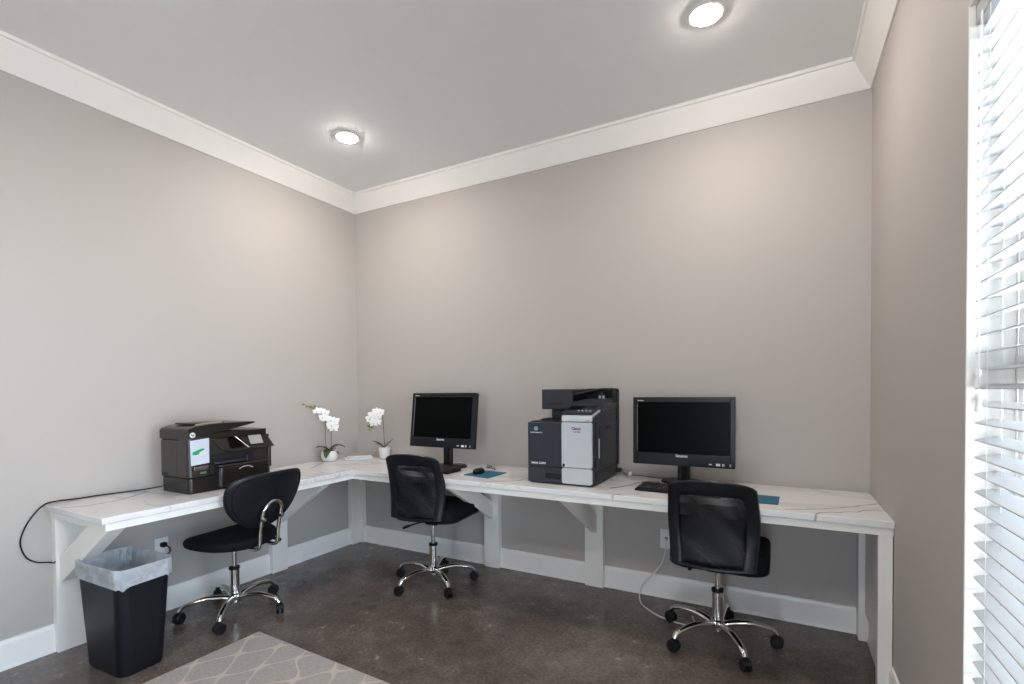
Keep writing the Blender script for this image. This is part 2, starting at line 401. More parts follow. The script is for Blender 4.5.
def window_unit(name, y1, y0):
    """sash window set in the right wall, y1 = far jamb"""
    bm = bmesh.new(); X0, X1 = W + .09, W + .13
    f = .045
    box(bm, X0, X1, y0, y0 + f, WZ0, WZ1); box(bm, X0, X1, y1 - f, y1, WZ0, WZ1)
    box(bm, X0, X1, y0 + f, y1 - f, WZ0, WZ0 + f); box(bm, X0, X1, y0 + f, y1 - f, WZ1 - f, WZ1)
    zm = 1.36
    box(bm, X0 - .012, X1 - .001, y0 + f, y1 - f, zm - .03, zm + .03)
    for yy in (y1 - .30, y1 - .30 - .27, y1 - .30 - .54):
        box(bm, X0 + .012, X1 - .012, yy - .011, yy + .011, WZ0 + f, zm - .03)
        box(bm, X0 + .012, X1 - .012, yy - .011, yy + .011, zm + .03, WZ1 - f)
    # jamb liner (white) around the recess
    j = .006
    box(bm, W - .004, X0, y1 - j, y1, WZ0, WZ1); box(bm, W - .004, X0, y0, y0 + j, WZ0, WZ1)
    box(bm, W - .004, X0, y0 + j, y1 - j, WZ1 - j, WZ1); box(bm, W - .03, X0, y0 + j, y1 - j, WZ0, WZ0 + .02)
    w = struct(fin(name, bm, trim_m, bevel=.002))
    p = fin('window_pane', B(W + .107, W + .111, y0 + f, y1 - f, WZ0 + f, WZ1 - f), glass_m, w, world=False, smooth=False)
    p['label'] = 'clear glass pane'
    return w
window_unit('window_1', *WINS[0]); window_unit('added_window', *WINS[1])  # second window is unseen, added to light the room
# unseen glazed double door behind the camera, added to let in fill light
bm = bmesh.new(); yy = YF - .09
box(bm, GX0, GX0 + .06, yy, yy + .06, 0, GZ); box(bm, GX1 - .06, GX1, yy, yy + .06, 0, GZ); box(bm, GX0 + .06, GX1 - .06, yy, yy + .06, GZ - .06, GZ)
for a, b in ((GX0 + .06, GX1 - .06),):
    box(bm, a, a + .09, yy, yy + .05, .2, GZ - .16); box(bm, b - .09, b, yy, yy + .05, .2, GZ - .16)
    box(bm, a, b, yy, yy + .05, 0, .2); box(bm, a, b, yy, yy + .05, GZ - .16, GZ - .06)
d1 = struct(fin('added_door', bm, trim_m, bevel=.002))
fin('door_pane', B(GX0 + .06, GX1 - .06, yy + .02, yy + .025, .2, GZ - .16), glass_m, d1, world=False, smooth=False)

# crown moulding: concave profile, one per wall, mitred
CR = [(0, H), (0, 2.872), (.008, 2.872), (.012, 2.880), (.030, 2.902), (.052, 2.934), (.070, 2.962), (.082, 2.986), (.084, 2.992), (.094, 2.995), (.096, H)]
def crown(name, wall):
    rings = []
    for e in (0, 1):
        r = []
        for p, z in CR:
            if wall == 'left': r.append((p, (0 - p) if e == 0 else YF + p, z))
            if wall == 'back': r.append((p if e == 0 else W - p, -p, z))
            if wall == 'right': r.append((W - p, (0 - p) if e == 0 else YF + p, z))
            if wall == 'front': r.append((p if e == 0 else W - p, YF + p, z))
        rings.append(r)
    bm = bmesh.new(); loft(bm, rings)
    struct(fin(name, bm, trim_m))
for i, wl in enumerate(('left', 'back', 'right', 'front')): crown('trim_%d' % (i + 1), wl)
BP = [(0, 0), (.022, 0), (.022, .012), (.016, .020), (.016, .118), (.011, .128), (.009, .138), (0, .140)]
def base(name, f0, f1):
    bm = bmesh.new(); loft(bm, [[f0(p) + (z,) for p, z in BP], [f1(p) + (z,) for p, z in BP]])
    struct(fin(name, bm, trim_m))
base('baseboard_left', lambda p: (p, -p), lambda p: (p, YF))
base('baseboard_back', lambda p: (p, -p), lambda p: (W - p, -p))
base('baseboard_right', lambda p: (W - p, -p), lambda p: (W - p, YF))

# ------------------------------------------------------------------ desk
D1, D2, YL = .647, .612, -2.129
ZT = .76; ZS = .730; ZA = .692
bm = bmesh.new()
prism(bm, [(0.001, -.001), (W - .001, -.001), (W - .001, -D1), (D2, -D1), (D2, YL), (0.001, YL)], 'z', ZS, ZT)
tag(fin('countertop', bm, marble_m, bevel=.003), 'L-shaped white marble-look countertop with grey veins along two walls', 'countertop')
df = thing('desk_frame', 'white painted wooden frame of posts, aprons and braces under the marble counter', 'desk frame', (0.3, -.3, 0))
fa = D1 - .022; la = D2 - .022; ye = YL + .022
fin('apron', B(la - .02, W - .001, -fa, -fa + .02, ZA, ZS), desk_m, df, bevel=.0015)
fin('apron', B(la - .02, la, ye, -fa, ZA, ZS), desk_m, df, bevel=.0015)
fin('apron', B(.001, la - .02, ye, ye + .02, ZA, ZS), desk_m, df, bevel=.0015)
# support cleats along the walls under the slab
fin('wall_cleat', B(.001, W - .001, -.03, -.001, ZS - .05, ZS), desk_m, df, bevel=.001)
fin('wall_cleat', B(.001, .03, ye + .02, -.03, ZS - .05, ZS), desk_m, df, bevel=.001)
PD = .048
def post_back(x0, x1, brace=True):
    fin('support_post', B(x0, x1, -PD, -.0005, .0, ZS), desk_m, df, bevel=.002)
    if brace:
        bm = bmesh.new()   # board seen edge-on from the side: y,z polygon
        poly = [(-PD, .372), (-.056, .366), (-fa + .022, .690), (-fa + .022, ZS), (-.455, ZS), (-PD, .487)]
        prism(bm, poly, 'x', (x0 + x1) / 2 - .016, (x0 + x1) / 2 + .021)
        fin('brace', bm, desk_m, df, bevel=.002)
def post_left(y0, y1, b0, b1, brace=True):
    fin('support_post', B(.0005, PD, y0, y1, .0, ZS), desk_m, df, bevel=.002)
    if brace:
        bm = bmesh.new()
        prism(bm, [(PD, .37), (.062, .36), (la - .022, .688), (la - .022, ZS), (.43, ZS), (PD, .487)], 'y', b0, b1)
        fin('brace', bm, desk_m, df, bevel=.002)
post_back(1.330, 1.455); post_back(2.126, 2.252)
post_left(-2.102, -1.975, -2.088, -2.018); post_left(-.888, -.762, -.838, -.802)
fin('support_post', B(.0005, .05, -.128, -.001, 0, ZS), desk_m, df, bevel=.002)
fin('support_post', B(.05, .085, -.045, -.001, 0, ZS), desk_m, df, bevel=.002)
fin('support_post', B(3.640, W - .001, -.092, -.001, 0, ZS), desk_m, df, bevel=.002)
fin('support_post', B(3.646, W - .003, -.625, -.575, 0, ZA), desk_m, df, bevel=.002)
fin('side_panel', B(3.668, W - .001, -.575, -.092, .15, ZS), desk_m, df, bevel=.001)

# ------------------------------------------------------------------ chairs
def swivel_base(root, th0, kind='fabric'):
    """five chrome legs with casters, gas column; local coordinates"""
    bm = bmesh.new(); lathe(bm, [(.030, .062), (.034, .066), (.034, .112), (.027, .118), (.027, .262), (.024, .266)], 24)
    col = fin('column_sleeve', bm, chrome, root, world=False)
    bm = bmesh.new(); lathe(bm, [(.030, .262), (.030, .276), (.020, .279)], 20)
    fin('column_collar', bm, rubber, col, world=False)
    bm = bmesh.new(); lathe(bm, [(.014, .22), (.014, .400)], 16)
    fin('gas_piston', bm, bchrome, root, world=False)
    for k in range(5):
        a = th0 + k * 2 * PI / 5
        M = Matrix.Rotation(a, 4, 'Z')
        bm = bmesh.new()
        pts = [(.022, 0, .088), (.07, 0, .104), (.14, 0, .112), (.20, 0, .106), (.258, 0, .090), (.280, 0, .066)]
        tube(bm, pts, lambda t: .0215 - .0085 * t, 10, 5, flat=.75)
        bm.transform(M)
        leg = fin('leg', bm, chrome, root, world=False)
        cb = bmesh.new(); sw = random.uniform(-1.2, 1.2)
        CM = M @ Matrix.Translation((.280, 0, 0)) @ Matrix.Rotation(sw, 4, 'Z')
        for s in (-1, 1):
            lathe(cb, [(.006, -.009), (.026, -.0085), (.030, -.005), (.030, .005), (.026, .0085), (.006, .009)], 18,
                  M=CM @ Matrix.Translation((0, s * .0125, .030)) @ Matrix.Rotation(PI / 2, 4, 'X'))
        lathe(cb, [(.007, .04), (.007, .068)], 10, M=CM)
        # hood over the wheels
        hood = []
        for i in range(9):
            t = R(20 + 150 * i / 8); hood.append((.033 * math.cos(t), .030 + .033 * math.sin(t)))
        inner = [(.029 * math.cos(R(20 + 150 * i / 8)), .030 + .029 * math.sin(R(20 + 150 * i / 8))) for i in range(8, -1, -1)]
        L = [[CM @ Vector((p[0], y, p[1])) for p in hood + inner] for y in (-.012, .012)]
        loft(cb, L)
        fin('caster', cb, rubber, leg, world=False)

def back_y(x, z):
    """rear surface of the mesh chair back (local, sitter faces +Y)"""
    t = (z - .45) / .43
    y = -.262 - .055 * t * t + .030 * math.sin(t * PI)          # lumbar bulge forward, top leaning back
    return y + .55 * x * x                                       # wraps round the sitter
def back_outline(n, ins=0., insz=0., insb=0.):
    """closed outline in (x, z), n points per side"""
    pts = []
    zb, zt = .462 + insb, .893 - insz
    def hw(z):
        t = (z - .445) / .43
        return .188 + .020 * math.sin(min(1, t * 1.6) * PI / 2) - (.012 * max(0, t - .6) / .4) - ins
    r = .055 if ins == 0 else .02
    zs = zt - .070 if ins == 0 else zt - .016
    for i in range(n): z = zb + (zs - zb) * i / n; pts.append((hw(z), z))
    for i in range(n):                                           # top, arched
        t = i / n; x = hw(zs) * math.cos(PI * t); k = math.sin(PI * t) ** .55
        pts.append((x, zs + (zt - zs) * k))
    for i in range(n): z = zs + (zb - zs) * i / n; pts.append((-hw(z), z))
    for i in range(n): t = i / n; w = hw(zb); pts.append((-w + 2 * w * t, zb - .006 * math.sin(PI * t)))
    return pts

def mesh_chair(name, label, loc, rz, th0, group, lift=0., fwd=0.):
    root = thing(name, label, 'chair', (0, 0, 0), 0, group)
    swivel_base(root, th0)
    # seat
    ol = []
    for p in rrect(.460, .49, .095, 8, .012, .035): ol.append(p)
    bm = bmesh.new(); cushion(bm, ol, .428, .527, .032, 6, .008)
    for v in bm.verts:
        if v.co.y > .12: v.co.z -= (v.co.y - .12) ** 2
    seat = fin('seat', bm, fabric_bk, root, world=False)
    bm = bmesh.new(); tube(bm, [(p[0] * .985, .02 + (p[1] - .02) * .985, .437 - (max(0, p[1] - .12) ** 2)) for p in ol + ol[:1]], .005, 6, 1, sm=False)
    fin('piping', bm, leather, seat, world=False)
    bm = bmesh.new(); box(bm, -.09, .09, -.10, .10, .402, .428); box(bm, -.045, .045, -.06, .06, .375, .402)
    fin('tilt_mechanism', bm, matte_bk, root, bevel=.006, world=False)
    lz = 0. if lift else .045
    bm = bmesh.new(); tube(bm, [(-.04, -.06, .40 + lz), (-.07, -.14, .40 + lz), (-.09, -.19, .396 + lz)], .005, 8)
    tube(bm, [(-.088, -.185, .397 + lz), (-.10, -.215, .394 + lz), (-.104, -.232, .391 + lz)], .009, 8)
    fin('height_lever', bm, matte_bk, root, world=False)
    # bracket between seat and back
    for s in (-1, 1):
        bm = bmesh.new(); tube(bm, [(s * .06, -.06, .425), (s * .07, -.19, .440), (s * .07, -.222, .475), (s * .07, -.215, .56)], .009, 8, 5)
        fin('back_bracket', bm, matte_bk, root, world=False)
    # padded frame
    n = 14; O = back_outline(n); I = back_outline(n, .060, .080, .016)
    rings = []
    for (xo, zo), (xi, zi) in zip(O, I):
        cx, cz = (xo + xi) / 2, (zo + zi) / 2; hx, hz = (xo - xi) / 2, (zo - zi) / 2
        r = []
        for j in range(10):
            a = 2 * PI * j / 10; c, s = math.cos(a), math.sin(a)
            c2 = math.copysign(abs(c) ** .7, c); s2 = math.copysign(abs(s) ** .8, s)
            x, z = cx + hx * c2, cz + hz * c2
            r.append((x, back_y(x, z) + .016 * s2, z))
        rings.append(r)
    bm = bmesh.new(); loft(bm, rings, close_path=True)
    back = fin('backrest_frame', bm, leather, root, world=False, label='padded black leatherette border')
    # stitched wrinkles on the side pads are left to bump; mesh panel
    bm = bmesh.new(); nx, nz = 12, 14
    def panel(z0, z1, dy, w=.152):
        g = []
        for i in range(nz + 1):
            z = z0 + (z1 - z0) * i / nz
            g.append([(-w + 2 * w * j / nx, back_y(-w + 2 * w * j / nx, z) + dy, z) for j in range(nx + 1)])
        L = [[bm.verts.new(p) for p in r] for r in g]
        for i in range(nz):
            for j in range(nx): bm.faces.new((L[i][j], L[i][j + 1], L[i + 1][j + 1], L[i + 1][j]))
    panel(.475, .820, -.004)
    o = fin('mesh_panel', bm, mesh_m, root, world=False, label='sheer black mesh panel')
    s_ = o.modifiers.new('s', 'SOLIDIFY'); s_.thickness = .002
    bm = bmesh.new(); panel(.472, .700, .004)
    o = fin('lumbar_panel', bm, fabric_bk, root, world=False)
    s_ = o.modifiers.new('s', 'SOLIDIFY'); s_.thickness = .008
    for ch in root.children:
        if not ch.name.startswith(('column_sleeve', 'leg')):
            for q in [ch] + list(ch.children): q.data.transform(Matrix.Translation((0, 0 if q.name.startswith('gas') else fwd, lift)))
    root.location = loc; root.rotation_euler = (0, 0, rz)
    return root
GC = 'swivel chairs at the counter'
# th0 is local: subtract the chair's own turn
zB = R(97 - 90); zC = R(90 - 90)
mesh_chair('office_chair', 'black mesh-back swivel chair pulled up to the left computer, left of the copier', (1.192, -.487, 0), zB, R(39) - zB, None, .030, .03)
mesh_chair('office_chair', 'large black mesh-back swivel chair at the right end of the counter, right of the copier', (2.996, -.432, 0), zC, R(13) - zC, None)

def task_chair(loc, rz, th0):
    root = thing('task_chair', 'black armless task chair with chrome loop behind its back, in front of the left printer', 'chair')
    swivel_base(root, th0)
    ol = []
    for i in range(40):
        a = 2 * PI * i / 40; c, s = math.cos(a), math.sin(a)
        ol.append((.240 * math.copysign(abs(c) ** .88, c), .015 + .232 * math.copysign(abs(s) ** .88, s)))
    bm = bmesh.new(); cushion(bm, ol, .418, .474, .027, 6, .014)
    for v in bm.verts:
        v.co.z += .25 * v.co.x ** 2 - .5 * max(0, v.co.y - .05) ** 2
    seat = fin('seat', bm, fabric_bk, root, world=False)
    bm = bmesh.new(); box(bm, -.075, .075, -.10, .09, .418, .440); box(bm, -.04, .04, -.03, .05, .39, .418)
    lathe(bm, [(.022, .375), (.024, .378), (.024, .43)], 18, c=(0, .075, 0))
    fin('tilt_mechanism', bm, matte_bk, root, bevel=.004, world=False)
    bm = bmesh.new(); tube(bm, [(.05, -.03, .41), (.14, -.06, .405), (.24, -.06, .39)], .005, 8)
    tube(bm, [(.225, -.065, .392), (.255, -.06, .378), (.285, -.055, .362)], lambda t: .009 + .005 * t, 10)
    fin('height_lever', bm, matte_bk, root, world=False)
    # backrest: saddle-topped pad curved round the sitter
    def yb(x, z): return -.240 - .10 * ((z - .54) / .32) + .80 * x * x
    def half(u, v):
        # u in [-1,1] across, v in [0,1] up; bottom narrow, shoulders wide and raised
        w = .185 + .073 * math.sin(min(1, v * 1.5) * PI / 2)
        z = .540 + (.868 + .050 * u * u * abs(u) - .540) * v + (1 - v) * .030 * u * u
        return u * w, z
    n = 96; rings = []
    def outl(k, dy):
        r = []
        for i in range(n):
            a = 2 * PI * i / n; c, s = math.cos(a), math.sin(a)
            e = .72
            u = k * math.copysign(abs(c) ** e, c); v = .5 + .5 * k * math.copysign(abs(s) ** e, s)
            x, z = half(u, v); r.append((x, yb(x, z) + dy, z))
        return r
    for k, dy in ((.05, -.026), (.4, -.025), (.7, -.024), (.9, -.021), (.96, -.015), (.985, -.011), (1, 0), (.985, .011), (.95, .019), (.8, .025), (.4, .03), (.05, .031)):
        rings.append(outl(k, dy))
    bm = bmesh.new(); loft(bm, rings)
    bk = fin('backrest', bm, leather, root, world=False)
    bm = bmesh.new(); r = outl(.90, -.0225); tube(bm, r + r[:1], .0028, 5, 1, sm=False)
    fin('piping', bm, fabric_bk, bk, world=False)
    # chrome loop
    bm = bmesh.new(); x = .062
    pts = [(-x, .02, .432), (-x, -.16, .428), (-x, -.250, .424), (-x, -.285, .446), (-x, -.292, .52), (-x, -.316, .63)]
    for i in range(1, 8):
        a = PI * i / 8; pts.append((-x * math.cos(a), -.322 - .010 * math.sin(a), .632 + .066 * math.sin(a)))
    pts += [(-p[0], p[1], p[2]) for p in pts[5::-1]]
    tube(bm, pts, .0105, 10, 5)
    fin('chrome_loop', bm, chrome, root, world=False, label='bent chrome tube holding the backrest')
    for s in (-1, 1):
        bm = bmesh.new(); lathe(bm, [(.002, -.018), (.012, -.016), (.012, .006)], 12, c=(s * x, -.314, .60), M=Matrix.Rotation(PI / 2, 4, 'X') @ Matrix.Rotation(PI, 4, 'X'))
        fin('loop_bolt', bm, bchrome, root, world=False)
    root.location = loc; root.rotation_euler = (0, 0, rz)
zA = R(186 - 90)
task_chair((.400, -1.394, 0), zA, R(24) - zA)

# ------------------------------------------------------------------ computers
def computer(xc, yc, tilt, label, z0, sx_=0.):
    """all-in-one: screen front centre-bottom at local origin; world placed"""
    root = thing('desktop_computer', label, 'computer', (xc, yc + .09, ZT))
    w, h, d = .563, .398, .045
    M = Matrix.Translation((xc, yc, ZT + z0)) @ Matrix.Rotation(-tilt, 4, 'X')
    bm = bmesh.new()
    # bezel ring + rear shell
    ix0, ix1, iz0, iz1 = -w / 2 + .028, w / 2 - .024, .070, h - .030
    for a in ((-w / 2, ix0, 0, d, 0, h), (ix1, w / 2, 0, d, 0, h), (ix0, ix1, 0, d, 0, iz0), (ix0, ix1, 0, d, iz1, h)): box(bm, *a)
    box(bm, ix0, ix1, .012, d, iz0, iz1)
    rings = [[(x, y, z) for x, z in rr] for y, rr in ((d, [(-w / 2 + .01, .01), (w / 2 - .01, .01), (w / 2 - .01, h - .01), (-w / 2 + .01, h - .01)]),
             (d + .025, [(-w / 2 + .06, .05), (w / 2 - .06, .05), (w / 2 - .06, h - .05), (-w / 2 + .06, h - .05)]))]
    loft(bm, rings); bm.transform(M)
    body = fin('screen_housing', bm, simple_cache('bezel', (.009, .010, .012), .35), root, bevel=.0025)
    bm = B(ix0, ix1, .006, .012, iz0, iz1); bm.transform(M); fin('display', bm, gloss_bk, root, smooth=False)
    bm = B(ix0 - .004, ix0 - .0005, -.001, .003, iz0 + .01, iz1 - .01); bm.transform(M)
    fin('side_strip', bm, simple_cache('strip', (.16, .17, .18), .3), body, smooth=False)
    bm = text_bm('lenovo', .024, M @ Matrix.Translation((.0, -.0008, .058)) @ FACE_Y, bold=.0006); fin('logo', bm, logo_w, body, smooth=False)
    bm = text_bm('ThinkCentre', .0075, M @ Matrix.Translation((-w / 2 + .045, -.0008, h - .020)) @ FACE_Y, bold=.0004); fin('logo', bm, logo_w, body, smooth=False)
    # row of stickers, lower right
    for i, (sx, sw) in enumerate(((.155, .016), (.195, .022), (.222, .013), (.258, .009))):
        bm = B(sx - sw / 2, sx + sw / 2, -.0012, .001, .012 + (.004 if i == 0 else 0), .026 - (.003 if i == 0 else 0)); bm.transform(M)
        fin('sticker', bm, (logo_w, logo_w, sticker_m, lcd_m)[i], body, smooth=False)
    bm = bmesh.new(); lathe(bm, [(.004, -.001), (.003, .004)], 12, M=M @ Matrix.Translation((0, 0, h - .015)) @ Matrix.Rotation(PI / 2, 4, 'X')); fin('webcam', bm, gloss_bk, body)
    xc += sx_
    # stand: two columns and an oval foot
    bm = bmesh.new()
    box(bm, xc - .034, xc - .004, yc + .062, yc + .092, ZT + .012, ZT + .24); box(bm, xc - .004, xc + .010, yc + .068, yc + .088, ZT + .012, ZT + .24)
    box(bm, xc + .010, xc + .034, yc + .062, yc + .092, ZT + .012, ZT + .24)
    fin('stand_column', bm, gloss_bk if False else black_pl, root, bevel=.004)
    bm = bmesh.new(); ol = [(.130 * math.cos(2 * PI * i / 40), .095 * math.sin(2 * PI * i / 40)) for i in range(40)]
    cushion(bm, [(xc + a + sx_ * .8, yc + .085 + b) for a, b in ol], ZT, ZT + .014, .006, 4, .004)
    fin('stand_foot', bm, black_pl, root)
    return root
_sc = {}
def simple_cache(n, col, r):
    if n not in _sc: _sc[n] = simple(n, col, r, spec=.3 if n == 'bezel' else .5)
    return _sc[n]
computer(1.118, -.300, R(7), 'black all-in-one computer with blank screen near the orchids, left of the copier', .148, .018)
computer(2.782, -.222, R(1), 'black all-in-one computer with blank screen facing the camera, right of the copier', .112)

def keyboard(x0, x1, y0, y1, rz, label):
    cx, cy = (x0 + x1) / 2, (y0 + y1) / 2; w, d = x1 - x0, y1 - y0
    root = thing('keyboard', label, 'keyboard', (cx, cy, ZT), rz)
    bm = bmesh.new(); prism(bm, [(-d / 2, 0), (d / 2, 0), (d / 2, .024), (-d / 2, .012)], 'x', -w / 2, w / 2)
    fin('case', bm, matte_bk, root, bevel=.003, world=False)
    bm = bmesh.new(); rows = 6; kw = .0185; n = int((w - .02) / .0205)
    for r_ in range(rows):
        y = -d / 2 + .018 + r_ * (d - .03) / rows; z = .012 + (y + d / 2) / d * .012
        for k in range(n):
            x = -w / 2 + .012 + k * .0205 + (r_ % 2) * .002
            box(bm, x, x + kw - .001, y, y + (d - .03) / rows - .003, z, z + .006)
    fin('keys', bm, key_m, root, world=False, smooth=False)
    bm = bmesh.new()
    for r_ in range(rows):
        y = -d / 2 + .018 + r_ * (d - .03) / rows; z = .012 + (y + d / 2) / d * .012 + .0062
        for k in range(n):
            x = -w / 2 + .012 + k * .0205 + (r_ % 2) * .002
            box(bm, x + .004, x + .009, y + .007, y + .012, z, z + .0003)
    fin('key_legends', bm, key_l, root, world=False, smooth=False)
    return root
keyboard(.915, 1.335, -.50, -.345, R(-2), 'black keyboard below the screen near the orchids, half behind the chair back')
keyboard(2.580, 3.02, -.492, -.335, R(-3), 'black keyboard on the counter right of the copier, partly behind the right chair')

def pad(pts, label, name='mouse_pad'):
    bm = bmesh.new(); prism(bm, pts, 'z', ZT + .0002, ZT + .004)
    tag(fin(name, bm, teal_m, bevel=.001), label, 'mouse pad')
pad([(1.440, -.475), (1.655, -.520), (1.660, -.280), (1.462, -.280)], 'teal mouse pad with a black mouse on it, left of the copier')
pad([(3.075, -.532), (3.274, -.520), (3.280, -.330), (3.085, -.318)], 'empty teal mouse pad on the right end of the counter, beside the right chair')
ms = thing('mouse', 'black wired computer mouse on the teal mouse pad left of the copier', 'mouse', (1.508, -.395, ZT + .004))
bm = bmesh.new(); ol = [(1.508 + .032 * math.cos(2 * PI * i / 24), -.395 + .055 * math.sin(2 * PI * i / 24)) for i in range(24)]
cushion(bm, ol, ZT + .0042, ZT + .032, .014, 5, .006); fin('mouse_body', bm, matte_bk, ms)
bm = bmesh.new(); tube(bm, [(1.508, -.34, ZT + .014), (1.50, -.30, ZT + .006), (1.53, -.24, ZT + .004), (1.50, -.17, ZT + .0035), (1.41, -.14, ZT + .0035), (1.43, -.09, ZT + .0035), (1.36, -.05, ZT + .0035)], .0022, 6)
fin('cable', bm, matte_bk, ms)
bm = bmesh.new(); lathe(bm, [(.004, -.004), (.007, -.003), (.007, .003), (.004, .004)], 14, c=(1.508, -.362, ZT + .036), M=Matrix.Rotation(PI / 2, 4, 'Y')); fin('scroll_wheel', bm, lcd_m, ms)

# ------------------------------------------------------------------ copier
cp = thing('copier', 'dark grey and silver office copier with scanner on top standing between the two computers', 'copier', (2.14, -.27, ZT))
X0, X1, XM = 1.937, 2.345, 2.157; YFc, YB = -.513, -.035; Z0 = ZT + .002
def fc(n, bm, m, p=cp, **k): return fin(n, bm, m, p, **k)
bm = bmesh.new(); box(bm, X0, X1 - .006, YFc + .012, YB, Z0 + .008, 1.126); box(bm, XM, X1 - .006, YFc + .012, YB, 1.126, 1.165)
body = fc('body', bm, char_pl, bevel=.006)
fc('front_cover', B(X0, XM - .002, YFc, YFc + .012, .860, 1.124), char_pl, bevel=.004)
bm = bmesh.new()   # paper drawer with a recessed grip
box(bm, X0, 2.050, YFc, YFc + .012, Z0 + .006, .855); box(bm, 2.050, XM - .002, YFc, YFc + .012, .826, .855); box(bm, 2.050, XM - .002, YFc, YFc + .012, Z0 + .006, .793)
dr = fc('paper_drawer', bm, char_pl, bevel=.002)
fc('drawer_grip', B(2.050, XM - .002, YFc + .010, YFc + .0125, .793, .826), slot_m, dr, smooth=False)
fc('base_plinth', B(X0 + .01, X1 - .02, YFc + .02, YB - .01, ZT + .0004, Z0 + .010), char_dk, smooth=False)
# silver front panel, upper edge rolls back into a sloped strip
bm = bmesh.new()
rings = []
def silver_rings(prof, xa, xb):
    return [[(x, y, z) for (y, z) in prof] for x in (xa, xb)]
prof = [(YFc - .004, .868), (YFc - .004, 1.120)]
fcx0, fcx1 = XM + .002, X1 - .001
pts = rrect(fcx1 - fcx0, .262, .010, 4, (fcx0 + fcx1) / 2, .868 + .131 - .0)
prism(bm, pts, 'y', YFc - .006, YFc + .012)
sp = fc('silver_door', bm, silver_pl, bevel=.002, label='silver grey front door')
bm = bmesh.new(); pts = rrect(fcx1 - fcx0, .092, .014, 4, (fcx0 + fcx1) / 2, .818)
prism(bm, pts, 'y', YFc - .006, YFc + .012); fc('silver_drawer_front', bm, silver_pl, bevel=.002)
bm = bmesh.new(); loft(bm, [[(x, y, z) for y, z in [(YFc - .006, 1.134), (YFc - .006, 1.150), (YFc - .001, 1.163), (YFc + .012, 1.172), (YFc + .155, 1.200), (YFc + .155, 1.186), (YFc + .02, 1.158), (YFc + .02, 1.134)]] for x in (fcx0, fcx1)])
fc('silver_top_strip', bm, silver_pl, bevel=.003)
fc('indicator', B(2.166, 2.180, YFc - .0085, YFc - .005, .872, .888), slot_m, sp, smooth=False)
fc('logo', text_bm('KONICA MINOLTA', .0092, Matrix.Translation((1.995, YFc - .0008, 1.064)) @ FACE_Y, bold=.0003), logo_w, body, smooth=False)
# round emblem above the words
bm = bmesh.new()
for i in range(5):
    zz = -.010 + i * .005; hw = math.sqrt(max(0, .0125 ** 2 - zz ** 2)) * 1.1
    box(bm, 1.993 - hw, 1.993 + hw, YFc - .0012, YFc, 1.088 + zz - .0017, 1.088 + zz + .0017)
fc('emblem', bm, logo_b, body, smooth=False)
fc('logo', text_bm('bizhub C3350', .0165, Matrix.Translation((2.008, YFc - .0008, .882)) @ FACE_Y, bold=.0005), logo_w, body, smooth=False)
bm = bmesh.new(); prism(bm, [(2.252 + .052 * math.cos(2 * PI * i / 24), 1.088 + .022 * math.sin(2 * PI * i / 24)) for i in range(24)], 'y', YFc - .0068, YFc - .0058)
st = fc('sticker', bm, sticker_m, sp, smooth=False)
fc('sticker_print', text_bm('Classic', .021, Matrix.Translation((2.252, YFc - .0072, 1.094)) @ FACE_Y @ Matrix.Shear('XZ', 4, (0, 0)), bold=.0008), purple_ink, sp, smooth=False)
fc('sticker_print', text_bm('CO. INC', .012, Matrix.Translation((2.255, YFc - .0072, 1.075)) @ FACE_Y, bold=.0004), purple_ink, sp, smooth=False)
fc('model_mark', text_bm('C3350', .008, Matrix.Translation((2.320, YFc - .0066, 1.141)) @ FACE_Y), purple_ink, sp, smooth=False)
# right side: frame and door with latch and finger strip
bm = bmesh.new(); box(bm, X1 - .008, X1, YFc + .012, YB, Z0 + .008, 1.150)
prism(bm, [(YFc + .012, 1.150), (YB, 1.150), (YB, 1.235), (-.335, 1.235), (-.35, 1.186)], 'x', X1 - .008, X1)
fc('side_frame', bm, char_pl, bevel=.002)
bm = bmesh.new(); prism(bm, [(-.455, .845), (-.050, .845), (-.050, 1.150), (-.455, 1.135)], 'x', X1 - .001, X1 + .004)
sd = fc('side_door', bm, char_pl, bevel=.002)
bm = bmesh.new(); prism(bm, [(-.385, .870), (-.085, .862), (-.085, 1.122), (-.385, 1.105)], 'x', X1 + .003, X1 + .008)
fc('inner_panel', bm, char_pl, sd, bevel=.003)
bm = bmesh.new(); box(bm, X1 + .007, X1 + .013, -.275, -.195, 1.078, 1.098); fc('latch', bm, slot_m, sd, bevel=.002)
fc('finger_strip', B(X1 + .003, X1 + .007, -.415, -.398, .915, 1.030), silver_pl, sd, bevel=.001)
fc('lower_side_cover', B(X1 - .001, X1 + .004, -.455, -.09, Z0 + .012, .838), char_dk, bevel=.003)
fc('side_button', B(X1 - .001, X1 + .006, -.482, -.466, .868, .905), slot_m, bevel=.002)
fc('rear_spine', B(X1 - .02, X1 + .010, -.034, -.008, .83, 1.32), char_dk, bevel=.004)
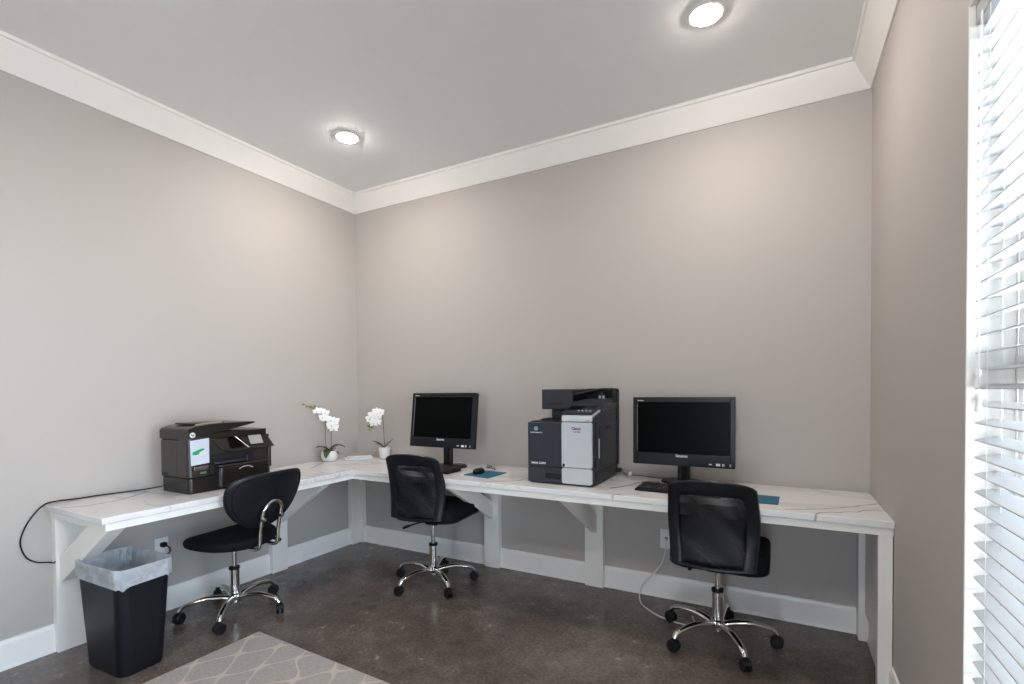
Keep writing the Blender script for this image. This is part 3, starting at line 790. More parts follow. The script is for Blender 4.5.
# output tray neck and scanner
fc('output_tray', B(X0 + .004, XM - .001, YFc + .04, YB, 1.126, 1.131), char_dk, smooth=False)
bm = bmesh.new(); prism(bm, [(1.965, 1.131), (2.00, 1.145), (2.035, 1.143), (2.07, 1.131)], 'y', -.42, -.34); fc('output_stop', bm, slot_m, bevel=.001)
fc('neck', B(2.003, X1 - .012, -.30, YB, 1.131, 1.196), char_dk, bevel=.003)
SF = -.335
bm = bmesh.new()
box(bm, 1.948, 2.150, SF, -.012, 1.196, 1.322)                 # feeder housing block
box(bm, 2.150, X1 + .002, SF, -.012, 1.196, 1.238)                     # scanner bed
scn = fc('scanner_unit', bm, char_pl, bevel=.006)
fc('feeder_cover_recess', B(1.992, 2.088, SF - .0015, SF + .003, 1.225, 1.240), char_dk, scn, smooth=False)
fc('rear_hinge_cover', B(2.150, X1 + .004, -.055, -.012, 1.236, 1.325), char_dk, bevel=.004)
bm = bmesh.new(); loft(bm, [[(2.150, y, 1.2845), (2.150, y, 1.2945), (2.335, y, 1.327), (2.335, y, 1.319)] for y in (SF + .02, -.06)])
fc('document_tray', bm, char_pl, bevel=.001)
bm = bmesh.new(); loft(bm, [[(2.160, y, 1.238), (2.160, y, 1.243), (2.24, y, 1.262), (2.33, y, 1.262), (2.335, y, 1.238)] for y in (SF + .012, -.06)])
fc('document_exit_tray', bm, char_dk, bevel=.001)
bm = bmesh.new(); box(bm, 2.150, 2.158, SF - .001, SF + .012, 1.238, 1.318); box(bm, 2.150, X1 + .001, SF - .001, SF + .008, 1.238, 1.243); box(bm, X1 - .006, X1 + .001, SF - .001, SF + .008, 1.243, 1.30)
fc('tray_guard', bm, char_pl, scn, bevel=.001)
bm = bmesh.new(); box(bm, 2.295, 2.330, -.236, -.232, 1.262, 1.280); box(bm, 2.292, 2.297, -.240, -.232, 1.25, 1.283); fc('paper_stop', bm, silver_pl, scn, smooth=False)
# control panel sloping forward
MP = Matrix.Translation((0, YFc + .035, 1.190)) @ Matrix.Rotation(R(13), 4, 'X')
bm = B(2.152, 2.340, -.03, .135, -.014, .0, M=MP); pn = fc('control_panel', bm, char_dk, bevel=.005)
bm = B(2.168, 2.250, .04, .12, .0, .0015, M=MP); fc('touch_display', bm, gloss_bk, pn, smooth=False)
bm = bmesh.new()
for i in range(4):
    box(bm, 2.238 + i * .024, 2.248 + i * .024, .016, .026, .0, .002, M=MP)
fc('buttons', bm, logo_w, pn, smooth=False)
bm = bmesh.new(); tube(bm, [(X1 + .004, -.03, ZT + .04), (X1 + .03, -.03, ZT + .045), (X1 + .045, -.035, ZT + .02), (2.40, -.012, ZT + .004), (2.50, -.012, ZT + .003), (2.62, -.05, ZT + .003), (2.72, -.02, ZT + .004)], .0028, 6)
fc('power_cable', bm, grey_cable)
fc('cable_plug', B(X1 - .002, X1 + .026, -.045, -.015, ZT + .018, ZT + .046), slot_m, bevel=.004)
bm = bmesh.new(); tube(bm, [(2.44, -.49, ZT + .003), (2.52, -.36, ZT + .003), (2.53, -.27, ZT + .003), (2.58, -.20, ZT + .003), (2.65, -.20, ZT + .003), (2.66, -.235, ZT + .003)], .0018, 6)
tag(fin('data_cable', bm, grey_cable), 'thin grey cable curving over the counter between the copier and the keyboard', 'cable')
bm = bmesh.new(); lathe(bm, [(.002, 0), (.010, .001), (.0145, .007), (.0155, .014), (.0145, .021), (.010, .027), (.002, .029)], 20, c=(2.430, -.030, ZT + .0002))
tag(fin('ball', bm, white_pl), 'tiny white ball against the wall between the copier and right computer', 'ball')

# ------------------------------------------------------------------ printer (faces +X)
pr = thing('printer', 'dark brown-black desktop printer with open-looking feeder tray near the left end of the counter', 'printer', (.31, -1.40, ZT))
YA, YE = -1.652, -1.150; XR, XF = .165, .450
def fp(n, bm, m, p=pr, **k): return fin(n, bm, m, p, **k)
def foot(x0, x1, y0, y1, r): return rrect(x1 - x0, y1 - y0, r, 5, (x0 + x1) / 2, (y0 + y1) / 2)
bm = bmesh.new(); prism(bm, foot(XR + .004, XF - .004, YA + .003, YE, .022), 'z', ZT, .846)
fp('tray_base', bm, print_bk, bevel=.004)
bm = bmesh.new(); prism(bm, foot(XR, XF - .022, YA, YE + .006, .015), 'z', .850, 1.055)
bd = fp('body', bm, print_md, bevel=.003)
bm = bmesh.new(); prism(bm, foot(XF - .10, XF, YA - .001, -1.532, .020), 'z', .8501, 1.070)
fp('front_column', bm, print_md, bevel=.003)
fp('side_panel', B(XR + .05, XF - .12, YA - .003, YA + .004, .870, 1.035), print_md, bevel=.002)
fp('side_recess', B(.182, .235, YA - .0015, YA + .003, .848, .868), slot_m, bevel=.001)
fp('front_stripe', B(XF - .002, XF + .002, YA + .03, -1.545, .888, .908), bchrome, bevel=.001)
fp('model_mark', text_bm('8600', .016, Matrix.Translation((XF + .0028, -1.575, .872)) @ FACE_X), lcd_m, bd, smooth=False)
# scanner deck and feeder lid
bm = bmesh.new(); prism(bm, foot(XR + .003, XF - .015, YA + .002, -1.165, .02), 'z', 1.056, 1.092)
fp('scanner_deck', bm, print_bk, bevel=.004)
bm = bmesh.new()   # feeder: humped block on the left, its tray rising to a point on the right
prof = [(YA, 1.060), (YA, 1.108), (YA + .010, 1.121), (YA + .05, 1.134), (YA + .12, 1.142), (YA + .20, 1.1445), (-1.262, 1.142), (-1.250, 1.138), (-1.262, 1.132), (-1.38, 1.108), (-1.50, 1.088), (-1.535, 1.060)]
loft(bm, [[(x, y, z) for y, z in prof] for x in (XR - .004, XF - .004)])
fd = fp('feeder_lid', bm, print_bk, bevel=.004)
bm = bmesh.new(); prism(bm, [(.225, -1.60), (.36, -1.59), (.385, -1.44), (.37, -1.40), (.35, -1.44), (.33, -1.555), (.24, -1.57)], 'z', 1.139, 1.148)
fp('feeder_guide', bm, print_md, fd, bevel=.002)
bm = bmesh.new(); tube(bm, [(.405, -1.585, 1.139), (.412, -1.53, 1.1435), (.405, -1.47, 1.146), (.39, -1.43, 1.147)], .005, 6)
fp('feeder_trim', bm, simple_cache('bronze', (.35, .26, .19), .3), fd)
# control panel
CP = [(-1.525, 1.066), (-1.44, 1.092), (-1.20, 1.086), (-1.150, 1.060), (-1.145, .980)]
bm = bmesh.new()
loft(bm, [[(XF - .09, -1.525, 1.060), (XF - .02, -1.525, 1.062), (XF - .01, -1.46, .985), (XF - .09, -1.46, .985)],
          [(XF - .09, -1.43, 1.098), (XF - .045, -1.43, 1.096), (XF + .012, -1.42, .976), (XF - .09, -1.42, .976)],
          [(XF - .09, -1.20, 1.094), (XF - .045, -1.20, 1.092), (XF + .022, -1.17, .978), (XF - .09, -1.17, .978)],
          [(XF - .09, -1.17, 1.075), (XF - .04, -1.165, 1.072), (XF + .020, -1.140, .980), (XF - .09, -1.140, .980)]])
cpn = fp('control_panel', bm, print_bk, bevel=.003)
def on_panel(y0, y1, t0, t1, m, n, off=.0015, par=cpn, th=.001):
    # point on the sloped face between top edge (XF-.045,1.092) and bottom edge (XF+.018,.977)
    def P_(y, t): return Vector((XF - .045 + .063 * t + off, y, 1.094 - .117 * t + off * .5))
    bm = bmesh.new(); q = [P_(y0, t0), P_(y1, t0), P_(y1, t1), P_(y0, t1)]
    d = Vector((-.88, 0, -.47)) * th
    loft(bm, [[p + d for p in q], q]); return fp(n, bm, m, par, smooth=False)
on_panel(-1.418, -1.345, .16, .86, gloss_bk, 'touch_screen', .004)
on_panel(-1.295, -1.212, .30, .78, lcd_m, 'quick_display', .0065)
bm = bmesh.new(); tube(bm, [(XF - .028, -1.385, 1.070), (XF - .006, -1.35, 1.03), (XF + .016, -1.312, .988)], .0045, 6); fp('panel_trim', bm, bchrome, cpn)
# output slot, tray, front paper cassette
fp('output_slot', B(XF - .024, XF - .019, -1.525, -1.262, .905, .968), slot_m, smooth=False)
bm = bmesh.new(); box(bm, XF - .022, XF + .015, -1.520, -1.325, .905, .912); box(bm, XF + .010, XF + .015, -1.520, -1.325, .905, .925); fp('output_flap', bm, simple_cache('bluedark', (.02, .024, .04), .2), bevel=.001)
bm = bmesh.new(); tube(bm, [(XF + .012, -1.322, .902), (XF + .012, -1.322, .944), (XF - .02, -1.322, .948)], .002, 6, 2); fp('flap_wire', bm, chrome)
bm = bmesh.new(); prism(bm, foot(XF - .06, XF + .028, -1.500, -1.172, .028), 'z', .772, .892); cas = fp('paper_cassette', bm, print_bk, bevel=.008)
bm = bmesh.new(); prism(bm, foot(XF - .06, XF + .030, -1.502, -1.170, .028), 'z', .8925, .903); fp('cassette_lid', bm, print_md, bevel=.003)
bm = bmesh.new(); tube(bm, [(XF + .031, -1.385, .868), (XF + .034, -1.36, .880), (XF + .034, -1.325, .880), (XF + .031, -1.30, .868)], .003, 6); fp('cassette_grip', bm, chrome, cas)
fp('right_column', B(XF - .06, XF - .006, -1.166, YE + .004, .85, .985), print_md, bevel=.004)
# round maker's emblem
EM = Matrix.Translation((XF - .0038, -1.626, 1.086)) @ Matrix.Rotation(PI / 2, 4, 'Y')
bm = bmesh.new(); lathe(bm, [(.0145, -.003), (.0145, .0035), (.0125, .0045)], 28, M=EM); fp('emblem', bm, simple_cache('emblem', (.72, .72, .75), .25), fd)
fp('emblem_letters', text_bm('hp', .018, Matrix.Translation((XF + .0012, -1.626, 1.087)) @ FACE_X, bold=.0004), print_md, fd, smooth=False)
# taped note
nt_ = thing('paper_note', 'white printed note with a green marker smear taped to the front of the left printer', 'note', (XF + .003, -1.59, .99))
bm = bmesh.new(); xo = XF + .0025
q = [(xo, -1.640, .918), (xo, -1.541, .924), (xo, -1.540, 1.064), (xo, -1.643, 1.056)]
loft(bm, [q, [(p[0] + .0006, p[1], p[2]) for p in q]]); fin('sheet', bm, paper_m, nt_, smooth=False)
bm = bmesh.new(); xs = xo + .0012
loft(bm, [[(x, y, z) for y, z in [(-1.632, .983), (-1.628, .975), (-1.600, .976), (-1.592, .990), (-1.568, 1.000), (-1.570, 1.010), (-1.600, 1.003), (-1.630, .993)]] for x in (xs - .0005, xs)])
fin('marker_smear', bm, green_m, nt_, smooth=False)
bm = bmesh.new()
for i in range(7):
    z = 1.048 - i * .009 if i < 4 else .965 - (i - 4) * .010
    box(bm, xs - .0006, xs - .0003, -1.632, -1.632 + (.05 if i % 3 == 0 else .078), z - .0012, z)
fin('print_lines', bm, ink_m, nt_, smooth=False)
for q_ in (pr, nt_): q_.location.x -= .010; q_.location.y -= .012
# printer's power cord hanging off the counter end
bm = bmesh.new()
tube(bm, [(.160, -1.60, .79), (.10, -1.64, .775), (.05, -1.72, ZT + .005), (.015, -1.88, ZT + .005), (.012, -2.00, ZT + .006), (.010, -2.085, ZT + .009), (.012, -2.135, .757), (.012, -2.19, .690), (.012, -2.222, .600), (.012, -2.205, .520), (.012, -2.165, .480), (.014, -2.118, .465), (.035, -2.1065, .463), (.052, -2.1065, .470)], .0034, 8)
tag(fin('power_cable', bm, matte_bk), 'black power cord running from the left printer and looping down off the counter end', 'cord')

# ------------------------------------------------------------------ outlets and network cable
def outlet(root, face):
    pass
op = thing('wall_outlet', 'white wall outlet with a black plug, under the counter by the bin', 'outlet', (0, -1.594, .395))
bm = bmesh.new(); prism(bm, rrect(.075, .118, .006, 3, -1.594, .388), 'x', .0, .006); fin('cover_plate', bm, white_pl, op, bevel=.002)
for dz in (.022, -.022):
    bm = bmesh.new(); prism(bm, rrect(.034, .030, .010, 4, -1.594, .388 + dz), 'x', .005, .008); fin('socket', bm, white_pl, op, bevel=.001)
pg = thing('power_plug', 'black plug and short lead pushed into the outlet near the bin', 'plug', (.02, -1.585, .40))
bm = bmesh.new(); prism(bm, rrect(.032, .028, .008, 4, -1.590, .408), 'x', .0085, .034); fin('plug_body', bm, matte_bk, pg, bevel=.003)
bm = bmesh.new(); tube(bm, [(.032, -1.590, .408), (.05, -1.585, .403), (.058, -1.573, .385), (.05, -1.575, .360), (.030, -1.60, .345), (.022, -1.66, .30)], .004, 8); fin('lead', bm, matte_bk, pg)
op = thing('wall_outlet', 'white network wall plate with white cable, under the counter behind the right chair', 'outlet', (2.655, 0, .37))
bm = bmesh.new(); prism(bm, rrect(.082, .122, .006, 3, 2.655, .372), 'y', -.006, .0); fin('cover_plate', bm, white_pl, op, bevel=.002)
bm = bmesh.new(); box(bm, 2.644, 2.660, -.0095, -.005, .366, .384); fin('jack', bm, slot_m, op, bevel=.001)
bm = bmesh.new()
tube(bm, [(2.652, -.010, .374), (2.651, -.026, .365), (2.650, -.030, .30), (2.628, -.032, .22), (2.57, -.036, .14), (2.515, -.040, .08), (2.498, -.052, .03), (2.505, -.095, .0055), (2.545, -.19, .0055), (2.640, -.280, .0055), (2.72, -.318, .0055), (2.82, -.338, .0055), (2.86, -.30, .0055), (2.84, -.22, .0055)], .0042, 8)
tag(fin('network_cable', bm, white_cable), 'white cable drooping from the wall plate onto the floor under the right chair', 'cable')

# ------------------------------------------------------------------ bin and bag
BX, BY, BR = .456, -1.981, .039
tb = thing('trash_bin', 'tall black rectangular plastic trash bin at the left end of the counter', 'bin', (BX, BY, 0), BR)
BL, BW, BH, TP = .394, .242, .51, .82
def bring(s, z, r=.05, gx=0.): return [(p[0], p[1], z) for p in rrect(BL * s + gx, BW * s + gx, r, 7)]
def sc_at(z): return TP + (1 - TP) * (z / BH)
rings = [bring(TP * .7, .0006), bring(TP - .03, .0006, .045), bring(TP, .012, .048)]
for i in range(1, 9): z = BH * i / 9; rings.append(bring(sc_at(z), z))
rings += [bring(sc_at(.475), .475), bring(1.0, .480, .05, .004), bring(1.0, BH - .004, .05, .005), bring(1., BH, .05, .001), bring(1., BH, .05, -.006)]
for i in range(8, -1, -1): z = .01 + (BH - .02) * i / 9; rings.append(bring(sc_at(z), z, .047, -.006))
bm = bmesh.new(); loft(bm, rings); fin('bin_body', bm, bin_m, tb, world=False)
# bag
bg = thing('trash_bag', 'translucent white plastic bag folded over the rim of the black bin', 'bag', (BX, BY, 0), BR)
bm = bmesh.new(); rg = []
rnd = random.Random(3)
per = rrect(1, 1, .2, 12); n = 72
def bagring(s, z, gx, amp, zamp, f):
    # dense ring with wrinkles
    base_ = rrect(BL * s + gx, BW * s + gx, .05, 17)
    out = []
    m = len(base_)
    for i, p in enumerate(base_):
        a = 2 * PI * i / m
        w = amp * (math.sin(f * a + z * 40) + .6 * math.sin((f * 1.7 + 1) * a + z * 90 + 1) + .5 * math.sin(f * 3.3 * a + z * 10))
        l = math.hypot(*p); k = 1 + w / l
        zz = z + zamp * (math.sin(3 * a + .7) + .6 * math.sin(7 * a + 2) + .4 * math.sin(13 * a))
        out.append((p[0] * k, p[1] * k, zz))
    return out
rg.append(bagring(1, .428, .007, .0012, .007, 9))
rg.append(bagring(1, .440, .009, .0016, .004, 9))
rg.append(bagring(1, .460, .010, .0016, .002, 9))
rg.append(bagring(1, .485, .012, .0014, .001, 9))
rg.append(bagring(1, .506, .012, .001, .0, 9))
rg.append(bagring(1, .514, .012, .0003, .0, 9))
rg.append(bagring(1, .514, -.002, .0003, .0, 9))
rg.append(bagring(1, .505, -.016, .001, .0, 11))
for i, z in enumerate((.48, .45, .42, .38, .33, .28, .23)):
    rg.append(bagring(sc_at(z), z, -.032 - .012 * i, .0045 + .0008 * i, .002, 11))
rg.append(bagring(.5, .20, -.05, .004, 0, 11)); 
loft(bm, rg, cap=False)
o = fin('bag_film', bm, liner_m, bg, world=False)

# ------------------------------------------------------------------ rug
bm = bmesh.new(); box(bm, 0, 2.3, -3.2, 0, .0003, .011)
o = tag(fin('area_rug', bm, rug_m, bevel=.003), 'flat light grey rug with cream trellis lattice on the concrete floor', 'rug')
o.location = (.772, -1.494, 0); o.rotation_euler = (0, 0, R(-2))

# ------------------------------------------------------------------ orchids
def petal(bm, c, M, L, Wd, cup=.25, th=.0012):
    """rounded petal starting at c, pointing along local +Y of M"""
    rows = 5; cols = 4; g = []
    for i in range(rows + 1):
        t = i / rows; w = Wd * math.sin(PI * min(1, .12 + .88 * t) ** .8) ** .7 if t < 1 else Wd * .12
        y = L * t
        g.append([M @ Vector((w * (j / cols - .5), y, cup * L * (t * t) * .3 - cup * w * .6 * abs(j / cols - .5) * 2)) + Vector(c) for j in range(cols + 1)])
    A = [[bm.verts.new(p) for p in r] for r in g]
    nrm = (M @ Vector((0, 0, 1))).normalized() * th
    Bv = [[bm.verts.new(p + nrm) for p in r] for r in g]
    for i in range(rows):
        for j in range(cols):
            bm.faces.new((A[i][j], A[i][j + 1], A[i + 1][j + 1], A[i + 1][j])); bm.faces.new((Bv[i][j], Bv[i + 1][j], Bv[i + 1][j + 1], Bv[i][j + 1]))
    for i in range(rows):
        bm.faces.new((A[i][0], A[i + 1][0], Bv[i + 1][0], Bv[i][0])); bm.faces.new((A[i][-1], Bv[i][-1], Bv[i + 1][-1], A[i + 1][-1]))
    for j in range(cols):
        bm.faces.new((A[0][j], Bv[0][j], Bv[0][j + 1], A[0][j + 1])); bm.faces.new((A[-1][j], A[-1][j + 1], Bv[-1][j + 1], Bv[-1][j]))
def flower(parent, c, face, size, roll=0.):
    f = Vector(face).normalized(); q = f.to_track_quat('Z', 'Y').to_matrix()
    bm = bmesh.new()
    for a, L, w in ((0, .9, .62), (125, .85, .55), (-125, .85, .55), (62, 1.0, 1.0), (-62, 1.0, 1.0)):
        M = q @ Matrix.Rotation(R(a) + roll, 3, 'Z')
        petal(bm, c, M, size * L, size * w)
    fl = fin('flower', bm, petal_m, parent)
    bm = bmesh.new(); bmesh.ops.create_icosphere(bm, subdivisions=1, radius=size * .16, matrix=Matrix.Translation(Vector(c) + f * size * .12 - Vector((0, 0, size * .08))))
    fin('flower_lip', bm, petal_c, fl)
def leaf(parent, c, az, L, Wd, rise, droop):
    bm = bmesh.new(); rows = 8; g = []
    d = Vector((math.cos(az), math.sin(az), 0)); s = Vector((-d.y, d.x, 0))
    for i in range(rows + 1):
        t = i / rows; w = Wd * math.sin(PI * min(.98, .1 + .9 * t)) ** .6
        p = Vector(c) + d * L * t + Vector((0, 0, rise * t - droop * t * t))
        g.append([p - s * w / 2 + Vector((0, 0, w * .15)), p, p + s * w / 2 + Vector((0, 0, w * .15))])
    L_ = []
    for dz in (0, .0018): L_.append([[bm.verts.new(p + Vector((0, 0, dz))) for p in r] for r in g])
    A, Bv = L_
    for i in range(rows):
        for j in range(2):
            bm.faces.new((A[i][j], A[i + 1][j], A[i + 1][j + 1], A[i][j + 1])); bm.faces.new((Bv[i][j], Bv[i][j + 1], Bv[i + 1][j + 1], Bv[i + 1][j]))
        bm.faces.new((A[i][0], Bv[i][0], Bv[i + 1][0], A[i + 1][0])); bm.faces.new((A[i][2], A[i + 1][2], Bv[i + 1][2], Bv[i][2]))
    for r in (0, rows):
        for j in range(2): bm.faces.new((A[r][j], A[r][j + 1], Bv[r][j + 1], Bv[r][j]))
    fin('leaf', bm, leaf_m, parent)
def pot(parent, c, prof, pr_soil):
    bm = bmesh.new(); lathe(bm, prof, 32, c=c); fin('pot', bm, ceramic, parent)
    bm = bmesh.new(); lathe(bm, pr_soil, 24, c=c); fin('moss', bm, soil_m, parent)
def bud(parent, c, r):
    bm = bmesh.new(); bmesh.ops.create_icosphere(bm, subdivisions=2, radius=r, matrix=Matrix.Translation(c) @ Matrix.Diagonal((1, 1.4, 1, 1)))
    fin('bud', bm, bud_m, parent)
cam_dir = Vector((.72, -.66, .08))
c = Vector((.092, -.400, ZT))
o1 = thing('potted_orchid', 'white orchid with long arching flower spray in a squat round pot, left of booklets', 'orchid', c)
pot(o1, c, [(.040, .0003), (.050, .004), (.060, .020), (.064, .040), (.063, .060), (.058, .080), (.054, .086), (.050, .086), (.054, .070)], [(.001, .068), (.052, .069), (.052, .074), (.001, .080)])
bm = bmesh.new(); tube(bm, [(.094, -.385, .835), (.096, -.382, .93), (.094, -.380, 1.03), (.096, -.385, 1.10), (.098, -.415, 1.15), (.096, -.46, 1.175), (.094, -.51, 1.19), (.092, -.57, 1.20), (.090, -.635, 1.225)], .0022, 6); fin('flower_stem', bm, stem_m, o1)
bm = bmesh.new(); tube(bm, [(.088, -.425, .835), (.085, -.432, .95), (.084, -.430, 1.06), (.088, -.43, 1.11)], .0020, 6); fin('flower_stem', bm, stem_m, o1)
for p, s, f in (((.115, -.345, 1.025), .046, (.8, -.55, -.1)), ((.118, -.372, 1.045), .044, (.8, -.6, .0)), ((.118, -.340, 1.078), .046, (.75, -.6, .25)), ((.120, -.378, 1.09), .042, (.8, -.5, .3)),
                ((.12, -.43, 1.105), .040, (.75, -.6, .1)), ((.12, -.455, 1.115), .036, (.6, -.75, .1)), ((.11, -.42, 1.150), .036, (.8, -.4, .4)), ((.115, -.465, 1.165), .036, (.7, -.6, .3)), ((.11, -.505, 1.17), .036, (.7, -.7, .1))):
    flower(o1, (p[0], p[1] - .028, p[2]), f, s)
for p, r in (((.094, -.545, 1.19), .011), ((.092, -.575, 1.204), .010), ((.094, -.535, 1.206), .009), ((.090, -.605, 1.208), .008), ((.090, -.636, 1.226), .0075)): bud(o1, p, r)
b0 = (c.x, c.y, ZT + .078)
leaf(o1, b0, R(66), .13, .062, .15, .13); leaf(o1, b0, R(-55), .12, .062, .07, .11); leaf(o1, b0, R(-100), .11, .05, .11, .07)
leaf(o1, b0, R(20), .085, .035, .03, .05); leaf(o1, b0, R(110), .10, .035, .06, .05)
c = Vector((.388, -.085, ZT))
o2 = thing('potted_orchid', 'small white orchid with clustered blooms in a tapered white pot, between booklets and left computer', 'orchid', c)
pot(o2, c, [(.030, .0003), (.036, .004), (.044, .040), (.049, .080), (.049, .094), (.045, .095), (.044, .080)], [(.001, .078), (.043, .079), (.043, .084), (.001, .088)])
bm = bmesh.new(); tube(bm, [(.388, -.085, .84), (.386, -.088, .95), (.380, -.09, 1.06), (.374, -.092, 1.12), (.35, -.10, 1.150), (.31, -.11, 1.13), (.27, -.115, 1.07), (.25, -.115, 1.01)], .0024, 6); fin('flower_stem', bm, stem_m, o2)
for p, s, f in (((.325, -.125, 1.150), .042, (.6, -.7, .4)), ((.365, -.125, 1.145), .040, (.8, -.5, .3)), ((.280, -.13, 1.120), .042, (.5, -.8, .2)), ((.252, -.13, 1.085), .042, (.4, -.9, .0)),
                ((.315, -.135, 1.098), .044, (.7, -.7, .0)), ((.300, -.135, 1.052), .042, (.6, -.8, -.2)), ((.335, -.13, 1.062), .038, (.8, -.6, -.1)), ((.345, -.13, 1.11), .038, (.8, -.6, .1))):
    flower(o2, (p[0] + .018, p[1], p[2]), f, s)
for p, r in (((.240, -.115, 1.028), .010), ((.283, -.118, 1.016), .011), ((.252, -.115, .996), .008)): bud(o2, p, r)
b0 = (c.x, c.y, ZT + .086)
leaf(o2, b0, R(188), .12, .032, .085, .03); leaf(o2, b0, R(15), .085, .02, .10, .02); leaf(o2, b0, R(220), .07, .028, .06, .02)

# booklets
def booklet(cx, cy, L, Wd, rz, z0, z1, label):
    M = Matrix.Translation((cx, cy, 0)) @ Matrix.Rotation(rz, 4, 'Z')
    root = thing('booklet', label, 'booklet', (cx, cy, z0))
    fin('cover', B(-L / 2, L / 2, -Wd / 2, Wd / 2, z1 - .0015, z1, M=M), book_m, root, smooth=False)
    fin('pages', B(-L / 2 + .002, L / 2 - .002, -Wd / 2 + .002, Wd / 2 - .002, z0, z1 - .0015, M=M), paper_m, root, smooth=False)
booklet(.215, -.205, .16, .22, R(-40), ZT + .0003, ZT + .009, 'larger white booklet at the bottom of the pair in the counter corner')
booklet(.215, -.195, .13, .19, R(-40), ZT + .0095, ZT + .018, 'smaller white booklet lying on top of the other in the counter corner')

# ------------------------------------------------------------------ window blind
def blind(y1, y0, label, tassels=True):
    root = thing('window_blind', label, 'blind', (W + .03, (y0 + y1) / 2, WZ1))
    xa, xb = W + .012, W + .062
    yA, yB = y0 + .012, y1 - .012
    bm = bmesh.new(); box(bm, xa - .004, xb + .004, yA, yB, WZ1 - .060, WZ1 - .007); fin('headrail', bm, slat_m, root, bevel=.003)
    bm = bmesh.new(); z = WZ1 - .085; pitch = .0435
    while z > WZ0 + .07:
        pr_ = []
        for i in range(5):
            t = i / 4; x = xa + (xb - xa) * t
            pr_.append((x, z + .003 * math.sin(PI * t) + (t - .5) * .010))
        prof = [(x, zz) for x, zz in pr_] + [(x, zz - .0028) for x, zz in reversed(pr_)]
        loft(bm, [[(x, y, zz) for x, zz in prof] for y in (yA, yB)])
        z -= pitch
    fin('slats', bm, slat_m, root)
    fin('bottom_rail', B(xa, xb, yA, yB, WZ0 + .022, WZ0 + .045), slat_m, root, bevel=.003)
    for yy in (y1 - .10, (y0 + y1) / 2, y0 + .10):
        bm = bmesh.new()
        for x in (xa - .0015, xb + .0015): box(bm, x - .0006, x + .0006, yy - .0012, yy + .0012, WZ0 + .03, WZ1 - .06)
        box(bm, (xa + xb) / 2 - .0008, (xa + xb) / 2 + .0008, yy - .0008, yy + .0008, WZ0 + .03, WZ1 - .06)
        fin('ladder_cord', bm, white_cable, root, smooth=False)
    if tassels:
        for yy, zz in ((y1 - .068, 1.332), (y1 - .078, 1.272)):
            bm = bmesh.new(); tube(bm, [(xa - .010, yy, WZ1 - .06), (xa - .010, yy, zz + .03)], .0011, 6, 1); cd = fin('pull_cord', bm, white_cable, root)
            bm = bmesh.new(); lathe(bm, [(.003, .030), (.0065, .026), (.0075, .018), (.0045, .010), (.0045, .004), (.0085, -.006), (.008, -.014), (.004, -.016)], 14, c=(xa - .010, yy, zz)); fin('tassel', bm, white_pl, cd)
blind(WINS[0][0], WINS[0][1], 'white horizontal slat blind with pull cords in the window at the right edge')
blind(WINS[1][0], WINS[1][1], 'white horizontal slat blind in the unseen second window added for daylight', False)

# ------------------------------------------------------------------ ceiling lights
def downlight(x, y, label):
    root = thing('ceiling_light', label, 'ceiling light', (x, y, H))
    bm = bmesh.new(); lathe(bm, [(.064, H - .001), (.084, H - .001), (.087, H - .004), (.082, H - .009), (.070, H - .012), (.064, H - .010)], 40, c=(x, y, 0)); fin('trim_ring', bm, white_pl, root)
    bm = bmesh.new(); lathe(bm, [(.066, H - .006), (.064, H - .013), (.056, H - .017), (.040, H - .020), (.02, H - .0215), (.002, H - .022)], 36, c=(x, y, 0)); fin('lens', bm, lamp_m, root)
downlight(.754, -.790, 'round glowing recessed ceiling light nearest the far left corner')
downlight(2.985, -.775, 'round glowing recessed ceiling light near the right wall, at the top edge')
downlight(1.87, -3.5, 'unseen round ceiling light added over the middle of the room to brighten it')  # out-of-view lamp, added for the room's lighting
downlight(2.985, -3.6, 'unseen round ceiling light added above the camera position to brighten the room')  # also out of view and added for its light

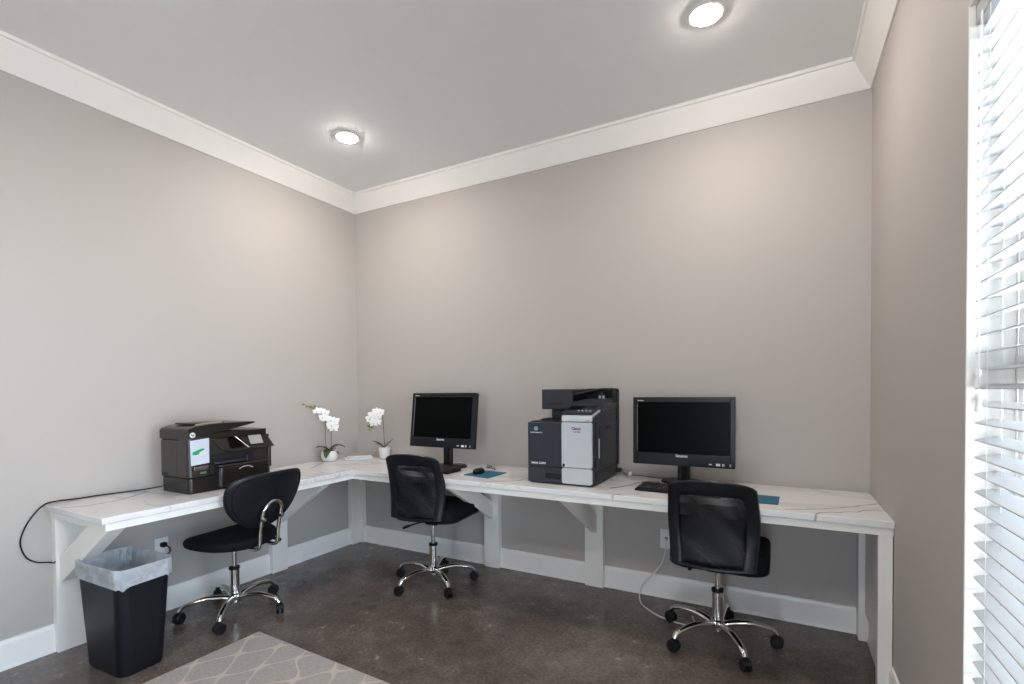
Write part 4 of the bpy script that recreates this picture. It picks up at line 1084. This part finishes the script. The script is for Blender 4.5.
# ------------------------------------------------------------------ world
w = bpy.data.worlds.new('World'); sc.world = w; w.use_nodes = True
nt = w.node_tree; nt.nodes.clear()
o = nt.nodes.new('ShaderNodeOutputWorld'); bgd = nt.nodes.new('ShaderNodeBackground')
tc = nt.nodes.new('ShaderNodeTexCoord'); sp_ = nt.nodes.new('ShaderNodeSeparateXYZ'); nt.links.new(tc.outputs['Generated'], sp_.inputs[0])
cr = nt.nodes.new('ShaderNodeValToRGB'); e = cr.color_ramp.elements
e[0].position = .46; e[0].color = (1.26, 1.30, 1.34, 1); e[1].position = .56; e[1].color = (.46, .56, .70, 1)
mr = nt.nodes.new('ShaderNodeMapRange'); mr.inputs[1].default_value = -1; mr.inputs[2].default_value = 1
nt.links.new(sp_.outputs[2], mr.inputs[0]); nt.links.new(mr.outputs[0], cr.inputs[0]); nt.links.new(cr.outputs[0], bgd.inputs[0])
bgd.inputs[1].default_value = 9.8
nt.links.new(bgd.outputs[0], o.inputs[0])
def portal(loc, rot, sx, sy):
    l = bpy.data.lights.new('portal', 'AREA'); l.shape = 'RECTANGLE'; l.size = sx; l.size_y = sy; l.cycles.is_portal = True
    ob = bpy.data.objects.new('portal', l); COL.objects.link(ob); ob.location = loc; ob.rotation_euler = rot
for a, b in WINS: portal((W + .135, (a + b) / 2, (WZ0 + WZ1) / 2), (0, PI / 2, 0), WZ1 - WZ0, a - b)
portal(((GX0 + GX1) / 2, YF - .12, GZ / 2), (PI / 2, 0, 0), GX1 - GX0, GZ)

# ------------------------------------------------------------------ camera
f_, cy_, pi_, ro_, ya_ = 494.0043, 399.5596, -.0195, -.0089, .4969
C_ = Vector((3.2797, -3.1858, 1.3203))
cw, sw = math.cos(ya_), math.sin(ya_)
F = Vector((-sw * math.cos(pi_), cw * math.cos(pi_), math.sin(pi_))); Rr = Vector((cw, sw, 0)); U = Rr.cross(F)
R2 = Rr * math.cos(ro_) + U * math.sin(ro_); U2 = -Rr * math.sin(ro_) + U * math.cos(ro_)
cam = bpy.data.cameras.new('camera'); co = bpy.data.objects.new('camera', cam); COL.objects.link(co)
M = Matrix((R2, U2, -F)).transposed().to_4x4(); M.translation = C_
co.matrix_world = M
cam.sensor_fit = 'HORIZONTAL'; cam.sensor_width = 36; cam.lens = f_ / 1024 * 36; cam.shift_y = (cy_ - 342) / 1024; cam.clip_start = .02
sc.camera = co
sc.view_settings.view_transform = 'Standard'; sc.view_settings.look = 'None'; sc.view_settings.gamma = 1; sc.view_settings.use_curve_mapping = False
sc.view_settings.exposure = 1.0
sc.cycles.use_denoising = True
sc.cycles.max_bounces = 10; sc.cycles.diffuse_bounces = 6; sc.cycles.transparent_max_bounces = 12
sc.cycles.sample_clamp_indirect = 8
